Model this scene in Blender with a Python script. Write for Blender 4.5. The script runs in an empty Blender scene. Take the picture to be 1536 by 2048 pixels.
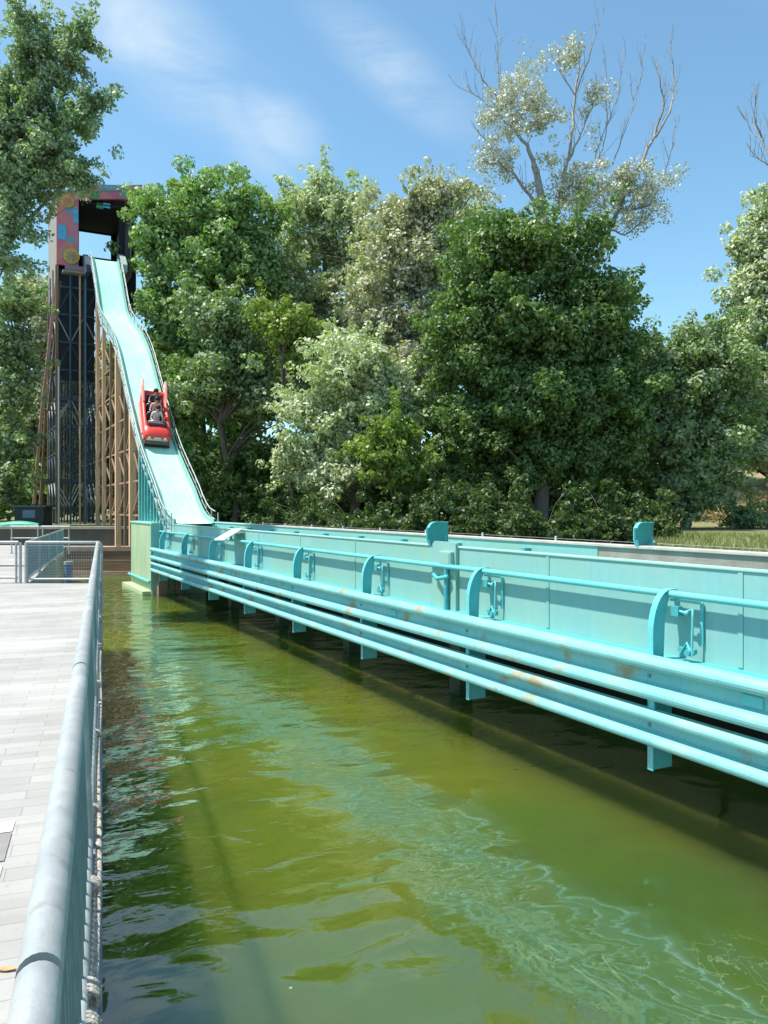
import bpy, bmesh, math, random
import numpy as np
from mathutils import Vector, Matrix
R = math.radians
random.seed(7)
rng = np.random.default_rng(7)
SC = bpy.context.scene
COL = SC.collection

# ------------------------------------------------------------------ camera
FOC, CX, HY, CAMZ = 1600.0, 768.0, 1016.0, 1.6
cd = bpy.data.cameras.new("camera"); cam = bpy.data.objects.new("camera", cd); COL.objects.link(cam)
cam.location = (0, 0, CAMZ); cam.rotation_euler = (R(90), 0, 0)
cd.sensor_fit = 'HORIZONTAL'; cd.sensor_width = 36.0; cd.lens = FOC / 1536 * 36
cd.shift_y = -8 / 1536; cd.clip_start = 0.05; cd.clip_end = 3000
SC.camera = cam

# ------------------------------------------------------------------ light
SUN_EL = 64.0
sdir = Vector((-0.99, -0.08, 0)).normalized() * math.cos(R(SUN_EL)); sdir.z = math.sin(R(SUN_EL))
sl = bpy.data.lights.new("sun", 'SUN'); so = bpy.data.objects.new("sun", sl); COL.objects.link(so)
sl.energy = 5.0; sl.angle = R(1.3); sl.color = (1.0, 0.95, 0.87)
so.rotation_euler = sdir.to_track_quat('Z', 'Y').to_euler(); so.location = (-30, 10, 60)
W = bpy.data.worlds.new("World"); SC.world = W; W.use_nodes = True
SC.view_settings.view_transform = 'Standard'; SC.view_settings.look = 'None'
SC.view_settings.exposure = 0.5; SC.view_settings.gamma = 1; SC.view_settings.use_curve_mapping = False
SC.cycles.max_bounces = 8; SC.cycles.transparent_max_bounces = 6
def world():
    nt = W.node_tree; N = nt.nodes; L = nt.links; N.clear()
    out = N.new('ShaderNodeOutputWorld'); bg = N.new('ShaderNodeBackground')
    sky = N.new('ShaderNodeTexSky'); sky.sky_type = 'NISHITA'; sky.sun_disc = False
    sky.sun_elevation = R(SUN_EL); sky.sun_rotation = math.atan2(sdir.x, sdir.y)
    sky.air_density = 1.0; sky.dust_density = 0.8; sky.ozone_density = 1.0
    tc = N.new('ShaderNodeTexCoord')
    acc = None
    nz = N.new('ShaderNodeTexNoise'); nz.inputs['Scale'].default_value = 7.0; nz.inputs['Detail'].default_value = 9; nz.inputs['Roughness'].default_value = 0.62; nz.inputs['Distortion'].default_value = 0.4
    mp0 = N.new('ShaderNodeMapping'); mp0.inputs['Rotation'].default_value = (0, R(35), 0); mp0.inputs['Scale'].default_value = (0.7, 1, 2.6)
    L.new(tc.outputs['Generated'], mp0.inputs[0]); L.new(mp0.outputs[0], nz.inputs['Vector'])
    def blob(px, py, sx, sz, rot, amt):
        nonlocal acc
        d = Vector(((px - CX) / FOC, 1, (HY - py) / FOC)).normalized()
        mp = N.new('ShaderNodeMapping'); mp.vector_type = 'TEXTURE'
        mp.inputs['Location'].default_value = d; mp.inputs['Rotation'].default_value = (0, R(rot), 0)
        mp.inputs['Scale'].default_value = (sx, 0.4, sz)
        ln = N.new('ShaderNodeVectorMath'); ln.operation = 'LENGTH'
        mr = N.new('ShaderNodeMapRange'); mr.interpolation_type = 'SMOOTHSTEP'
        mr.inputs[1].default_value = 1; mr.inputs[2].default_value = 0; mr.inputs[3].default_value = 0; mr.inputs[4].default_value = amt
        L.new(tc.outputs['Generated'], mp.inputs[0]); L.new(mp.outputs[0], ln.inputs[0]); L.new(ln.outputs['Value'], mr.inputs[0])
        if acc is None: acc = mr.outputs[0]
        else:
            m = N.new('ShaderNodeMath'); m.operation = 'MAXIMUM'; L.new(acc, m.inputs[0]); L.new(mr.outputs[0], m.inputs[1]); acc = m.outputs[0]
    blob(300, 80, 0.17, 0.075, 32, 1.0); blob(430, 180, 0.16, 0.05, 48, 0.7); blob(545, 240, 0.09, 0.05, 30, 0.85)
    blob(790, 140, 0.15, 0.045, 32, 0.85); blob(120, 10, 0.2, 0.06, 20, 0.6); blob(1500, -300, 0.4, 0.1, 20, 0.9)
    nr = N.new('ShaderNodeMapRange'); nr.inputs[1].default_value = 0.28; nr.inputs[2].default_value = 0.72
    L.new(nz.outputs['Fac'], nr.inputs[0])
    mm = N.new('ShaderNodeMath'); mm.operation = 'MULTIPLY'; L.new(nr.outputs[0], mm.inputs[0]); L.new(acc, mm.inputs[1])
    mm2 = N.new('ShaderNodeMath'); mm2.operation = 'MULTIPLY'; mm2.inputs[1].default_value = 0.95; L.new(mm.outputs[0], mm2.inputs[0])
    mx = N.new('ShaderNodeMix'); mx.data_type = 'RGBA'; mx.inputs['B'].default_value = (3.6, 4.3, 4.9, 1)
    tn = N.new('ShaderNodeMix'); tn.data_type = 'RGBA'; tn.blend_type = 'MULTIPLY'; tn.inputs['Factor'].default_value = 1; tn.inputs['B'].default_value = (0.80, 1.06, 1.04, 1)
    L.new(sky.outputs[0], tn.inputs['A']); L.new(mm2.outputs[0], mx.inputs['Factor']); L.new(tn.outputs['Result'], mx.inputs['A'])
    L.new(mx.outputs['Result'], bg.inputs[0]); bg.inputs[1].default_value = 0.15
    L.new(bg.outputs[0], out.inputs[0])
world()

# ------------------------------------------------------------------ frames
U = Vector((-0.4596, 0.8881, 0)); NV = Vector((0.8881, 0.4596, 0)); ROTF = math.atan2(0.4596, 0.8881)
E = Vector((-0.332, 0.9434, 0)); MQ = Vector((0.9434, 0.332, 0)); ROTQ = math.atan2(0.332, 0.9434)
def F(p, s, z=0): return Vector((p * NV.x + s * U.x, p * NV.y + s * U.y, z))
def Q(q, t, z=0): return Vector((q * MQ.x + t * E.x, q * MQ.y + t * E.y, z))
def PX(px, py, d): return Vector(((px - CX) / FOC * d, d, CAMZ + (HY - py) / FOC * d))
def s_of(depth, p): return (depth - 0.4596 * p) / 0.8881
def t_of(depth, q): return (depth - 0.332 * q) / 0.9434
WZ = -1.4      # water level
GZ = 0.7       # land level

# ------------------------------------------------------------------ helpers
class MB:
    def __init__(s): s.v = []; s.f = []; s.sm = []
    def add(s, vs, fs, smooth=False):
        o = len(s.v); s.v += [tuple(x) for x in vs]; s.f += [tuple(i + o for i in f) for f in fs]; s.sm += [smooth] * len(fs)
    def box(s, x0, x1, y0, y1, z0, z1):
        s.add([(x, y, z) for z in (z0, z1) for x, y in ((x0, y0), (x1, y0), (x1, y1), (x0, y1))],
              [(3, 2, 1, 0), (4, 5, 6, 7), (0, 1, 5, 4), (1, 2, 6, 5), (2, 3, 7, 6), (3, 0, 4, 7)])
    def bar(s, a, b, w, h):
        a = Vector(a); b = Vector(b); d = (b - a).normalized()
        up = Vector((0, 0, 1)) if abs(d.z) < 0.95 else Vector((0, 1, 0))
        x = d.cross(up).normalized() * w / 2; y = x.cross(d).normalized() * h / 2
        s.add([a - x - y, a + x - y, a + x + y, a - x + y, b - x - y, b + x - y, b + x + y, b - x + y],
              [(3, 2, 1, 0), (4, 5, 6, 7), (0, 1, 5, 4), (1, 2, 6, 5), (2, 3, 7, 6), (3, 0, 4, 7)])
    def tube(s, pts, r, n=10, cap=True):
        pts = [Vector(p) for p in pts]; m = len(pts)
        rs = r if isinstance(r, (list, tuple)) else [r] * m
        vs = []; ref = None
        for i, p in enumerate(pts):
            d = (pts[min(i + 1, m - 1)] - pts[max(i - 1, 0)]).normalized()
            if ref is None:
                ref = Vector((0, 0, 1)) if abs(d.z) < 0.9 else Vector((1, 0, 0))
            x = (ref - d * ref.dot(d)).normalized(); y = d.cross(x); ref = x
            for k in range(n):
                a = 2 * math.pi * k / n; vs.append(p + (x * math.cos(a) + y * math.sin(a)) * rs[i])
        fs = [(i * n + k, i * n + (k + 1) % n, (i + 1) * n + (k + 1) % n, (i + 1) * n + k) for i in range(m - 1) for k in range(n)]
        s.add(vs, fs, True)
        if cap: s.add(vs[:n], [tuple(range(n))[::-1]]); s.add(vs[-n:], [tuple(range(n))])
    def prism(s, poly, a0, a1, axis='y'):
        n = len(poly)
        def P(u, v, w): return (u, w, v) if axis == 'y' else ((w, u, v) if axis == 'x' else (u, v, w))
        s.add([P(u, v, a0) for u, v in poly] + [P(u, v, a1) for u, v in poly],
              [tuple(range(n))[::-1], tuple(range(n, 2 * n))] + [(i, (i + 1) % n, n + (i + 1) % n, n + i) for i in range(n)])
    def sphere(s, c, r, n=12, m=8, sc=(1, 1, 1)):
        vs = [(c[0], c[1], c[2] + r * sc[2])]
        for i in range(1, m):
            t = math.pi * i / m
            for k in range(n):
                a = 2 * math.pi * k / n
                vs.append((c[0] + r * sc[0] * math.sin(t) * math.cos(a), c[1] + r * sc[1] * math.sin(t) * math.sin(a), c[2] + r * sc[2] * math.cos(t)))
        vs.append((c[0], c[1], c[2] - r * sc[2])); L_ = len(vs) - 1
        fs = [(0, 1 + k, 1 + (k + 1) % n) for k in range(n)]
        for i in range(m - 2):
            b = 1 + i * n
            fs += [(b + k, b + n + k, b + n + (k + 1) % n, b + (k + 1) % n) for k in range(n)]
        b = 1 + (m - 2) * n; fs += [(b + k, L_, b + (k + 1) % n) for k in range(n)]
        s.add(vs, fs, True)
    def build(s, name, mat, parent=None, bevel=0, fix=True):
        me = bpy.data.meshes.new(name); me.from_pydata(s.v, [], s.f)
        if fix:
            bm = bmesh.new(); bm.from_mesh(me)
            for f, t in zip(bm.faces, s.sm): f.smooth = t
            bmesh.ops.recalc_face_normals(bm, faces=bm.faces); bm.to_mesh(me); bm.free()
        else:
            me.polygons.foreach_set('use_smooth', s.sm)
        me.materials.append(mat)
        o = bpy.data.objects.new(name, me); COL.objects.link(o)
        if parent: o.parent = parent
        if bevel:
            b = o.modifiers.new('bevel', 'BEVEL'); b.width = bevel; b.segments = 2; b.limit_method = 'ANGLE'; b.angle_limit = R(40)
        return o
def tag(o, label=None, cat=None, group=None, kind=None):
    if label: o['label'] = label
    if cat: o['category'] = cat
    if group: o['group'] = group
    if kind: o['kind'] = kind
    return o
def thing(name, label, cat, loc=(0, 0, 0), rz=0.0, group=None):
    o = bpy.data.objects.new(name, None); COL.objects.link(o); o.location = loc; o.rotation_euler = (0, 0, rz)
    o.empty_display_size = 0.2
    return tag(o, label, cat, group)
def copy_to(o, parent, **kw):
    c = o.copy(); COL.objects.link(c); c.parent = parent
    for k, v in kw.items(): setattr(c, k, v)
    for ch in [x for x in o.children]: copy_to(ch, c)
    return c

# ------------------------------------------------------------------ materials
def mat(name, col, rough=0.6, metal=0, var=0.0, scale=4.0, col2=None, bump=0.0, bscale=20, spec=0.5, stretch=(1, 1, 1), lo=0.35, hi=0.65):
    m = bpy.data.materials.new(name); m.use_nodes = True
    nt = m.node_tree; N = nt.nodes; L = nt.links; b = N['Principled BSDF']
    b.inputs['Roughness'].default_value = rough; b.inputs['Metallic'].default_value = metal
    b.inputs['Specular IOR Level'].default_value = spec
    tc = N.new('ShaderNodeTexCoord'); mp = N.new('ShaderNodeMapping'); mp.inputs['Scale'].default_value = stretch
    L.new(tc.outputs['Object'], mp.inputs[0])
    c = (*col, 1)
    if col2 is None and var > 0: col2 = tuple(x * (1 - var) for x in col)
    if col2 is not None:
        nz = N.new('ShaderNodeTexNoise'); nz.inputs['Scale'].default_value = scale; nz.inputs['Detail'].default_value = 6
        L.new(mp.outputs[0], nz.inputs['Vector'])
        mr = N.new('ShaderNodeMapRange'); mr.inputs[1].default_value = lo; mr.inputs[2].default_value = hi
        L.new(nz.outputs['Fac'], mr.inputs[0])
        mx = N.new('ShaderNodeMix'); mx.data_type = 'RGBA'; mx.inputs['A'].default_value = c; mx.inputs['B'].default_value = (*col2, 1)
        L.new(mr.outputs[0], mx.inputs['Factor']); L.new(mx.outputs['Result'], b.inputs['Base Color'])
        m['mixout'] = mx.name
    else: b.inputs['Base Color'].default_value = c
    if bump:
        n2 = N.new('ShaderNodeTexNoise'); n2.inputs['Scale'].default_value = bscale; n2.inputs['Detail'].default_value = 5
        L.new(mp.outputs[0], n2.inputs['Vector'])
        bp = N.new('ShaderNodeBump'); bp.inputs['Strength'].default_value = bump; bp.inputs['Distance'].default_value = 0.02
        L.new(n2.outputs['Fac'], bp.inputs['Height']); L.new(bp.outputs[0], b.inputs['Normal'])
    return m
def add_patch(m, col, scale, lo, hi, stretch=(1, 1, 1), amt=1.0, detail=4):
    """overlay patches of dirt / rust of their own shape"""
    nt = m.node_tree; N = nt.nodes; L = nt.links; b = N['Principled BSDF']
    tc = N.new('ShaderNodeTexCoord'); mp = N.new('ShaderNodeMapping'); mp.inputs['Scale'].default_value = stretch
    mp.inputs['Location'].default_value = (3.1, 7.7, 1.3)
    nz = N.new('ShaderNodeTexNoise'); nz.inputs['Scale'].default_value = scale; nz.inputs['Detail'].default_value = detail
    L.new(tc.outputs['Object'], mp.inputs[0]); L.new(mp.outputs[0], nz.inputs['Vector'])
    mr = N.new('ShaderNodeMapRange'); mr.inputs[1].default_value = lo; mr.inputs[2].default_value = hi; mr.inputs[4].default_value = amt
    L.new(nz.outputs['Fac'], mr.inputs[0])
    mx = N.new('ShaderNodeMix'); mx.data_type = 'RGBA'; mx.inputs['B'].default_value = (*col, 1)
    src = b.inputs['Base Color']
    if src.is_linked: L.new(src.links[0].from_socket, mx.inputs['A'])
    else: mx.inputs['A'].default_value = src.default_value
    L.new(mr.outputs[0], mx.inputs['Factor']); L.new(mx.outputs['Result'], src)
    return m

TEAL = (0.16, 0.66, 0.66)
M = {}
M['teal_pipe'] = add_patch(mat('teal_pipe', (0.12, 0.53, 0.55), 0.42, col2=(0.16, 0.57, 0.57), scale=2.5, bump=0.08, bscale=30), (0.42, 0.25, 0.10), 9, 0.66, 0.74, amt=0.7)
M['teal_wall'] = mat('teal_wall', (0.21, 0.46, 0.45), 0.65, col2=(0.26, 0.48, 0.41), scale=1.3, bump=0.12, bscale=14, stretch=(1, 1, 0.7))
add_patch(M['teal_wall'], (0.24, 0.50, 0.48), 9, 0.5, 0.7, stretch=(1, 1, 0.08), amt=0.55)
add_patch(M['teal_wall'], (0.26, 0.42, 0.28), 0.5, 0.45, 0.7, stretch=(1, 1, 1), amt=0.6)
add_patch(M['teal_wall'], (0.13, 0.40, 0.38), 14, 0.6, 0.75, stretch=(1, 1, 0.05), amt=0.35)
M['teal_deep'] = mat('teal_deep', (0.08, 0.45, 0.47), 0.5, var=0.2, scale=3)
M['teal_coping'] = mat('teal_coping', (0.30, 0.58, 0.50), 0.6, col2=(0.36, 0.60, 0.50), scale=5, stretch=(1, 0.3, 1))
M['block_wall'] = mat('block_wall', (0.33, 0.46, 0.28), 0.7, col2=(0.42, 0.52, 0.30), scale=2, bump=0.1, stretch=(1, 1, 0.3))
M['chute'] = mat('chute', (0.50, 0.84, 0.64), 0.35, col2=(0.44, 0.80, 0.60), scale=3, stretch=(1, 0.25, 1), bump=0.15, bscale=6)
add_patch(M['chute'], (0.33, 0.74, 0.62), 5, 0.5, 0.75, stretch=(2.5, 0.12, 0.12), amt=0.55)
add_patch(M['chute'], (0.70, 0.92, 0.80), 6, 0.55, 0.7, stretch=(2, 0.2, 0.2), amt=0.6)
M['algae_stone'] = mat('algae_stone', (0.05, 0.08, 0.05), 0.8, col2=(0.10, 0.14, 0.07), scale=3, bump=0.3)
M['brown_wall'] = mat('brown_wall', (0.27, 0.22, 0.19), 0.85, col2=(0.36, 0.31, 0.27), scale=3, bump=0.3)
M['pink_cope'] = mat('pink_cope', (0.56, 0.49, 0.43), 0.8, var=0.2, scale=5)
M['gate_panel'] = mat('gate_panel', (0.03, 0.27, 0.26), 0.55, col2=(0.04, 0.32, 0.29), scale=4)
M['bank_brown'] = mat('bank_brown', (0.27, 0.18, 0.11), 0.9, col2=(0.17, 0.11, 0.07), scale=1.5, bump=0.5, bscale=6, stretch=(0.4, 0.4, 2))
M['bank_pink'] = mat('bank_pink', (0.48, 0.33, 0.23), 0.9, var=0.25, scale=3, bump=0.3)
M['dark_wall'] = mat('dark_wall', (0.06, 0.07, 0.06), 0.85, col2=(0.10, 0.10, 0.075), scale=0.8, bump=0.3)
M['light_cope'] = mat('light_cope', (0.45, 0.42, 0.35), 0.8, var=0.25, scale=3)
M['galv'] = mat('galv', (0.44, 0.45, 0.44), 0.5, 0.35, col2=(0.35, 0.365, 0.36), scale=9, bump=0.12, bscale=40)
add_patch(M['galv'], (0.24, 0.22, 0.20), 18, 0.62, 0.72, amt=0.5)
add_patch(M['galv'], (0.60, 0.63, 0.63), 5, 0.58, 0.66, stretch=(1, 0.3, 1), amt=0.5)
M['galv_dark'] = mat('galv_dark', (0.24, 0.32, 0.34), 0.5, 0.4, var=0.2, scale=12)
M['rope'] = mat('rope', (0.52, 0.48, 0.41), 0.95, col2=(0.30, 0.27, 0.23), scale=40, bump=0.6, bscale=120)
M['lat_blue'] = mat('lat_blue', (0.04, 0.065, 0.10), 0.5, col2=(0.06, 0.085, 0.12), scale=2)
M['wood_tan'] = mat('wood_tan', (0.80, 0.52, 0.33), 0.85, col2=(0.62, 0.36, 0.20), scale=3, stretch=(6, 6, 0.4), bump=0.2)
M['wood_dark'] = mat('wood_dark', (0.20, 0.12, 0.075), 0.85, col2=(0.34, 0.22, 0.14), scale=3, stretch=(6, 6, 0.4))
M['strut_orange'] = mat('strut_orange', (0.50, 0.22, 0.12), 0.7, col2=(0.45, 0.30, 0.22), scale=3)
M['board_grey'] = mat('board_grey', (0.34, 0.31, 0.27), 0.85, col2=(0.24, 0.21, 0.19), scale=3, stretch=(5, 5, 0.4))
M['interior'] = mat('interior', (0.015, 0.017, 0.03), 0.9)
M['yellow'] = mat('yellow', (0.62, 0.42, 0.06), 0.6, col2=(0.50, 0.30, 0.06), scale=6)
M['blue_patch'] = mat('blue_patch', (0.10, 0.42, 0.66), 0.6, var=0.2)
M['green_patch'] = mat('green_patch', (0.05, 0.28, 0.12), 0.6, var=0.2)
M['red'] = mat('red', (0.80, 0.055, 0.04), 0.42, col2=(0.72, 0.05, 0.035), scale=4)
M['red_pale'] = mat('red_pale', (0.82, 0.30, 0.25), 0.35)
M['black'] = mat('black', (0.02, 0.022, 0.025), 0.6)
M['chrome'] = mat('chrome', (0.5, 0.5, 0.48), 0.3, 0.7)
M['brown_grille'] = mat('brown_grille', (0.20, 0.10, 0.07), 0.5)
M['white'] = mat('white', (0.75, 0.78, 0.76), 0.5)
M['glass'] = mat('glass', (0.8, 0.8, 0.75), 0.15)
M['green_boat'] = mat('green_boat', (0.03, 0.30, 0.16), 0.5, col2=(0.05, 0.40, 0.24), scale=3)
M['navy'] = mat('navy', (0.012, 0.022, 0.035), 0.6)
M['bluegrey'] = mat('bluegrey', (0.12, 0.20, 0.30), 0.6, var=0.2)
M['bark'] = mat('bark', (0.11, 0.085, 0.065), 0.9, col2=(0.18, 0.15, 0.12), scale=6, stretch=(3, 3, 0.6), bump=0.5)
M['bark_pale'] = mat('bark_pale', (0.40, 0.38, 0.34), 0.85, col2=(0.24, 0.22, 0.20), scale=5, bump=0.3)
M['leaf_dry'] = mat('leaf_dry', (0.50, 0.30, 0.12), 0.7)
M['soil'] = mat('soil', (0.12, 0.09, 0.055), 0.95, col2=(0.07, 0.075, 0.03), scale=0.8, bump=0.5)
M['skin'] = mat('skin', (0.60, 0.34, 0.25), 0.5)
M['hair'] = mat('hair', (0.02, 0.012, 0.01), 0.6)
M['shirt_white'] = mat('shirt_white', (0.6, 0.58, 0.6), 0.8)
M['shirt_pink'] = mat('shirt_pink', (0.68, 0.34, 0.32), 0.8)
M['shirt_dark'] = mat('shirt_dark', (0.06, 0.04, 0.07), 0.8)
M['trousers'] = mat('trousers', (0.05, 0.05, 0.08), 0.8)
M['eye'] = mat('eye', (0.03, 0.02, 0.02), 0.3)
M['lips'] = mat('lips', (0.4, 0.12, 0.1), 0.5)

def facade_mat():
    m = mat('facade_paint', (0.56, 0.12, 0.24), 0.6, col2=(0.62, 0.22, 0.13), scale=1.1)
    add_patch(m, (0.10, 0.30, 0.46), 0.9, 0.62, 0.63, amt=0.9, detail=1)
    nt = m.node_tree; N = nt.nodes; L = nt.links; b = N['Principled BSDF']
    tc = N.new('ShaderNodeTexCoord')
    nz = N.new('ShaderNodeTexNoise'); nz.inputs['Scale'].default_value = 2.2; nz.inputs['Detail'].default_value = 2; nz.inputs['Distortion'].default_value = 1.5
    L.new(tc.outputs['Object'], nz.inputs['Vector'])
    w = N.new('ShaderNodeMath'); w.operation = 'MULTIPLY'; w.inputs[1].default_value = 30; L.new(nz.outputs['Fac'], w.inputs[0])
    s = N.new('ShaderNodeMath'); s.operation = 'SINE'; L.new(w.outputs[0], s.inputs[0])
    mr = N.new('ShaderNodeMapRange'); mr.inputs[1].default_value = 0.55; mr.inputs[2].default_value = 0.8; mr.inputs[4].default_value = 0.4; L.new(s.outputs[0], mr.inputs[0])
    mx = N.new('ShaderNodeMix'); mx.data_type = 'RGBA'; mx.inputs['B'].default_value = (0.50, 0.28, 0.28, 1)
    L.new(b.inputs['Base Color'].links[0].from_socket, mx.inputs['A']); L.new(mr.outputs[0], mx.inputs['Factor']); L.new(mx.outputs['Result'], b.inputs['Base Color'])
    return m
M['facade'] = facade_mat()

def pave_mat():
    m = bpy.data.materials.new('pavers'); m.use_nodes = True; nt = m.node_tree; N = nt.nodes; L = nt.links; b = N['Principled BSDF']
    b.inputs['Roughness'].default_value = 0.85
    tc = N.new('ShaderNodeTexCoord'); mp = N.new('ShaderNodeMapping'); L.new(tc.outputs['Object'], mp.inputs[0])
    br = N.new('ShaderNodeTexBrick'); br.inputs['Scale'].default_value = 1.0; br.offset = 0.5
    br.inputs['Brick Width'].default_value = 0.40; br.inputs['Row Height'].default_value = 0.13; br.inputs['Mortar Size'].default_value = 0.003
    br.inputs['Mortar Smooth'].default_value = 0.3; br.inputs['Bias'].default_value = 0.0
    br.inputs['Color1'].default_value = (0.38, 0.365, 0.34, 1); br.inputs['Color2'].default_value = (0.325, 0.31, 0.29, 1); br.inputs['Mortar'].default_value = (0.26, 0.25, 0.235, 1)
    L.new(mp.outputs[0], br.inputs['Vector'])
    nz = N.new('ShaderNodeTexNoise'); nz.inputs['Scale'].default_value = 0.9; nz.inputs['Detail'].default_value = 8; L.new(tc.outputs['Object'], nz.inputs['Vector'])
    mr = N.new('ShaderNodeMapRange'); mr.inputs[1].default_value = 0.3; mr.inputs[2].default_value = 0.75; mr.inputs[3].default_value = 0.86; mr.inputs[4].default_value = 1.1
    L.new(nz.outputs['Fac'], mr.inputs[0])
    sc = N.new('ShaderNodeMix'); sc.data_type = 'RGBA'; sc.blend_type = 'MULTIPLY'; sc.inputs['Factor'].default_value = 1
    L.new(br.outputs['Color'], sc.inputs['A']); L.new(mr.outputs[0], sc.inputs['B']); L.new(sc.outputs['Result'], b.inputs['Base Color'])
    add_patch(m, (0.30, 0.27, 0.23), 3.5, 0.58, 0.75, amt=0.4, detail=8); add_patch(m, (0.22, 0.20, 0.17), 45, 0.68, 0.74, amt=0.6, detail=2); add_patch(m, (0.52, 0.50, 0.46), 1.3, 0.5, 0.7, stretch=(0.4, 3, 1), amt=0.5)
    n3 = N.new('ShaderNodeTexNoise'); n3.inputs['Scale'].default_value = 60; L.new(tc.outputs['Object'], n3.inputs['Vector'])
    ad = N.new('ShaderNodeMath'); ad.operation = 'MULTIPLY_ADD'; ad.inputs[1].default_value = 0.25; L.new(n3.outputs['Fac'], ad.inputs[0]); 
    inv = N.new('ShaderNodeMath'); inv.operation = 'SUBTRACT'; inv.inputs[0].default_value = 1; L.new(br.outputs['Fac'], inv.inputs[1]); L.new(inv.outputs[0], ad.inputs[2])
    bp = N.new('ShaderNodeBump'); bp.inputs['Strength'].default_value = 0.5; bp.inputs['Distance'].default_value = 0.006; L.new(ad.outputs[0], bp.inputs['Height']); L.new(bp.outputs[0], b.inputs['Normal'])
    return m
M['pavers'] = pave_mat()

def grass_mat(name, a, b_, c=None):
    m = mat(name, a, 0.9, col2=b_, scale=0.5, bump=0.4, bscale=4)
    if c: add_patch(m, c, 0.25, 0.5, 0.6, amt=0.8)
    return m
M['grass_ground'] = grass_mat('grass_ground', (0.11, 0.14, 0.04), (0.18, 0.17, 0.07))
M['slope'] = grass_mat('slope', (0.30, 0.22, 0.13), (0.20, 0.20, 0.08), (0.13, 0.17, 0.05))

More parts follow.
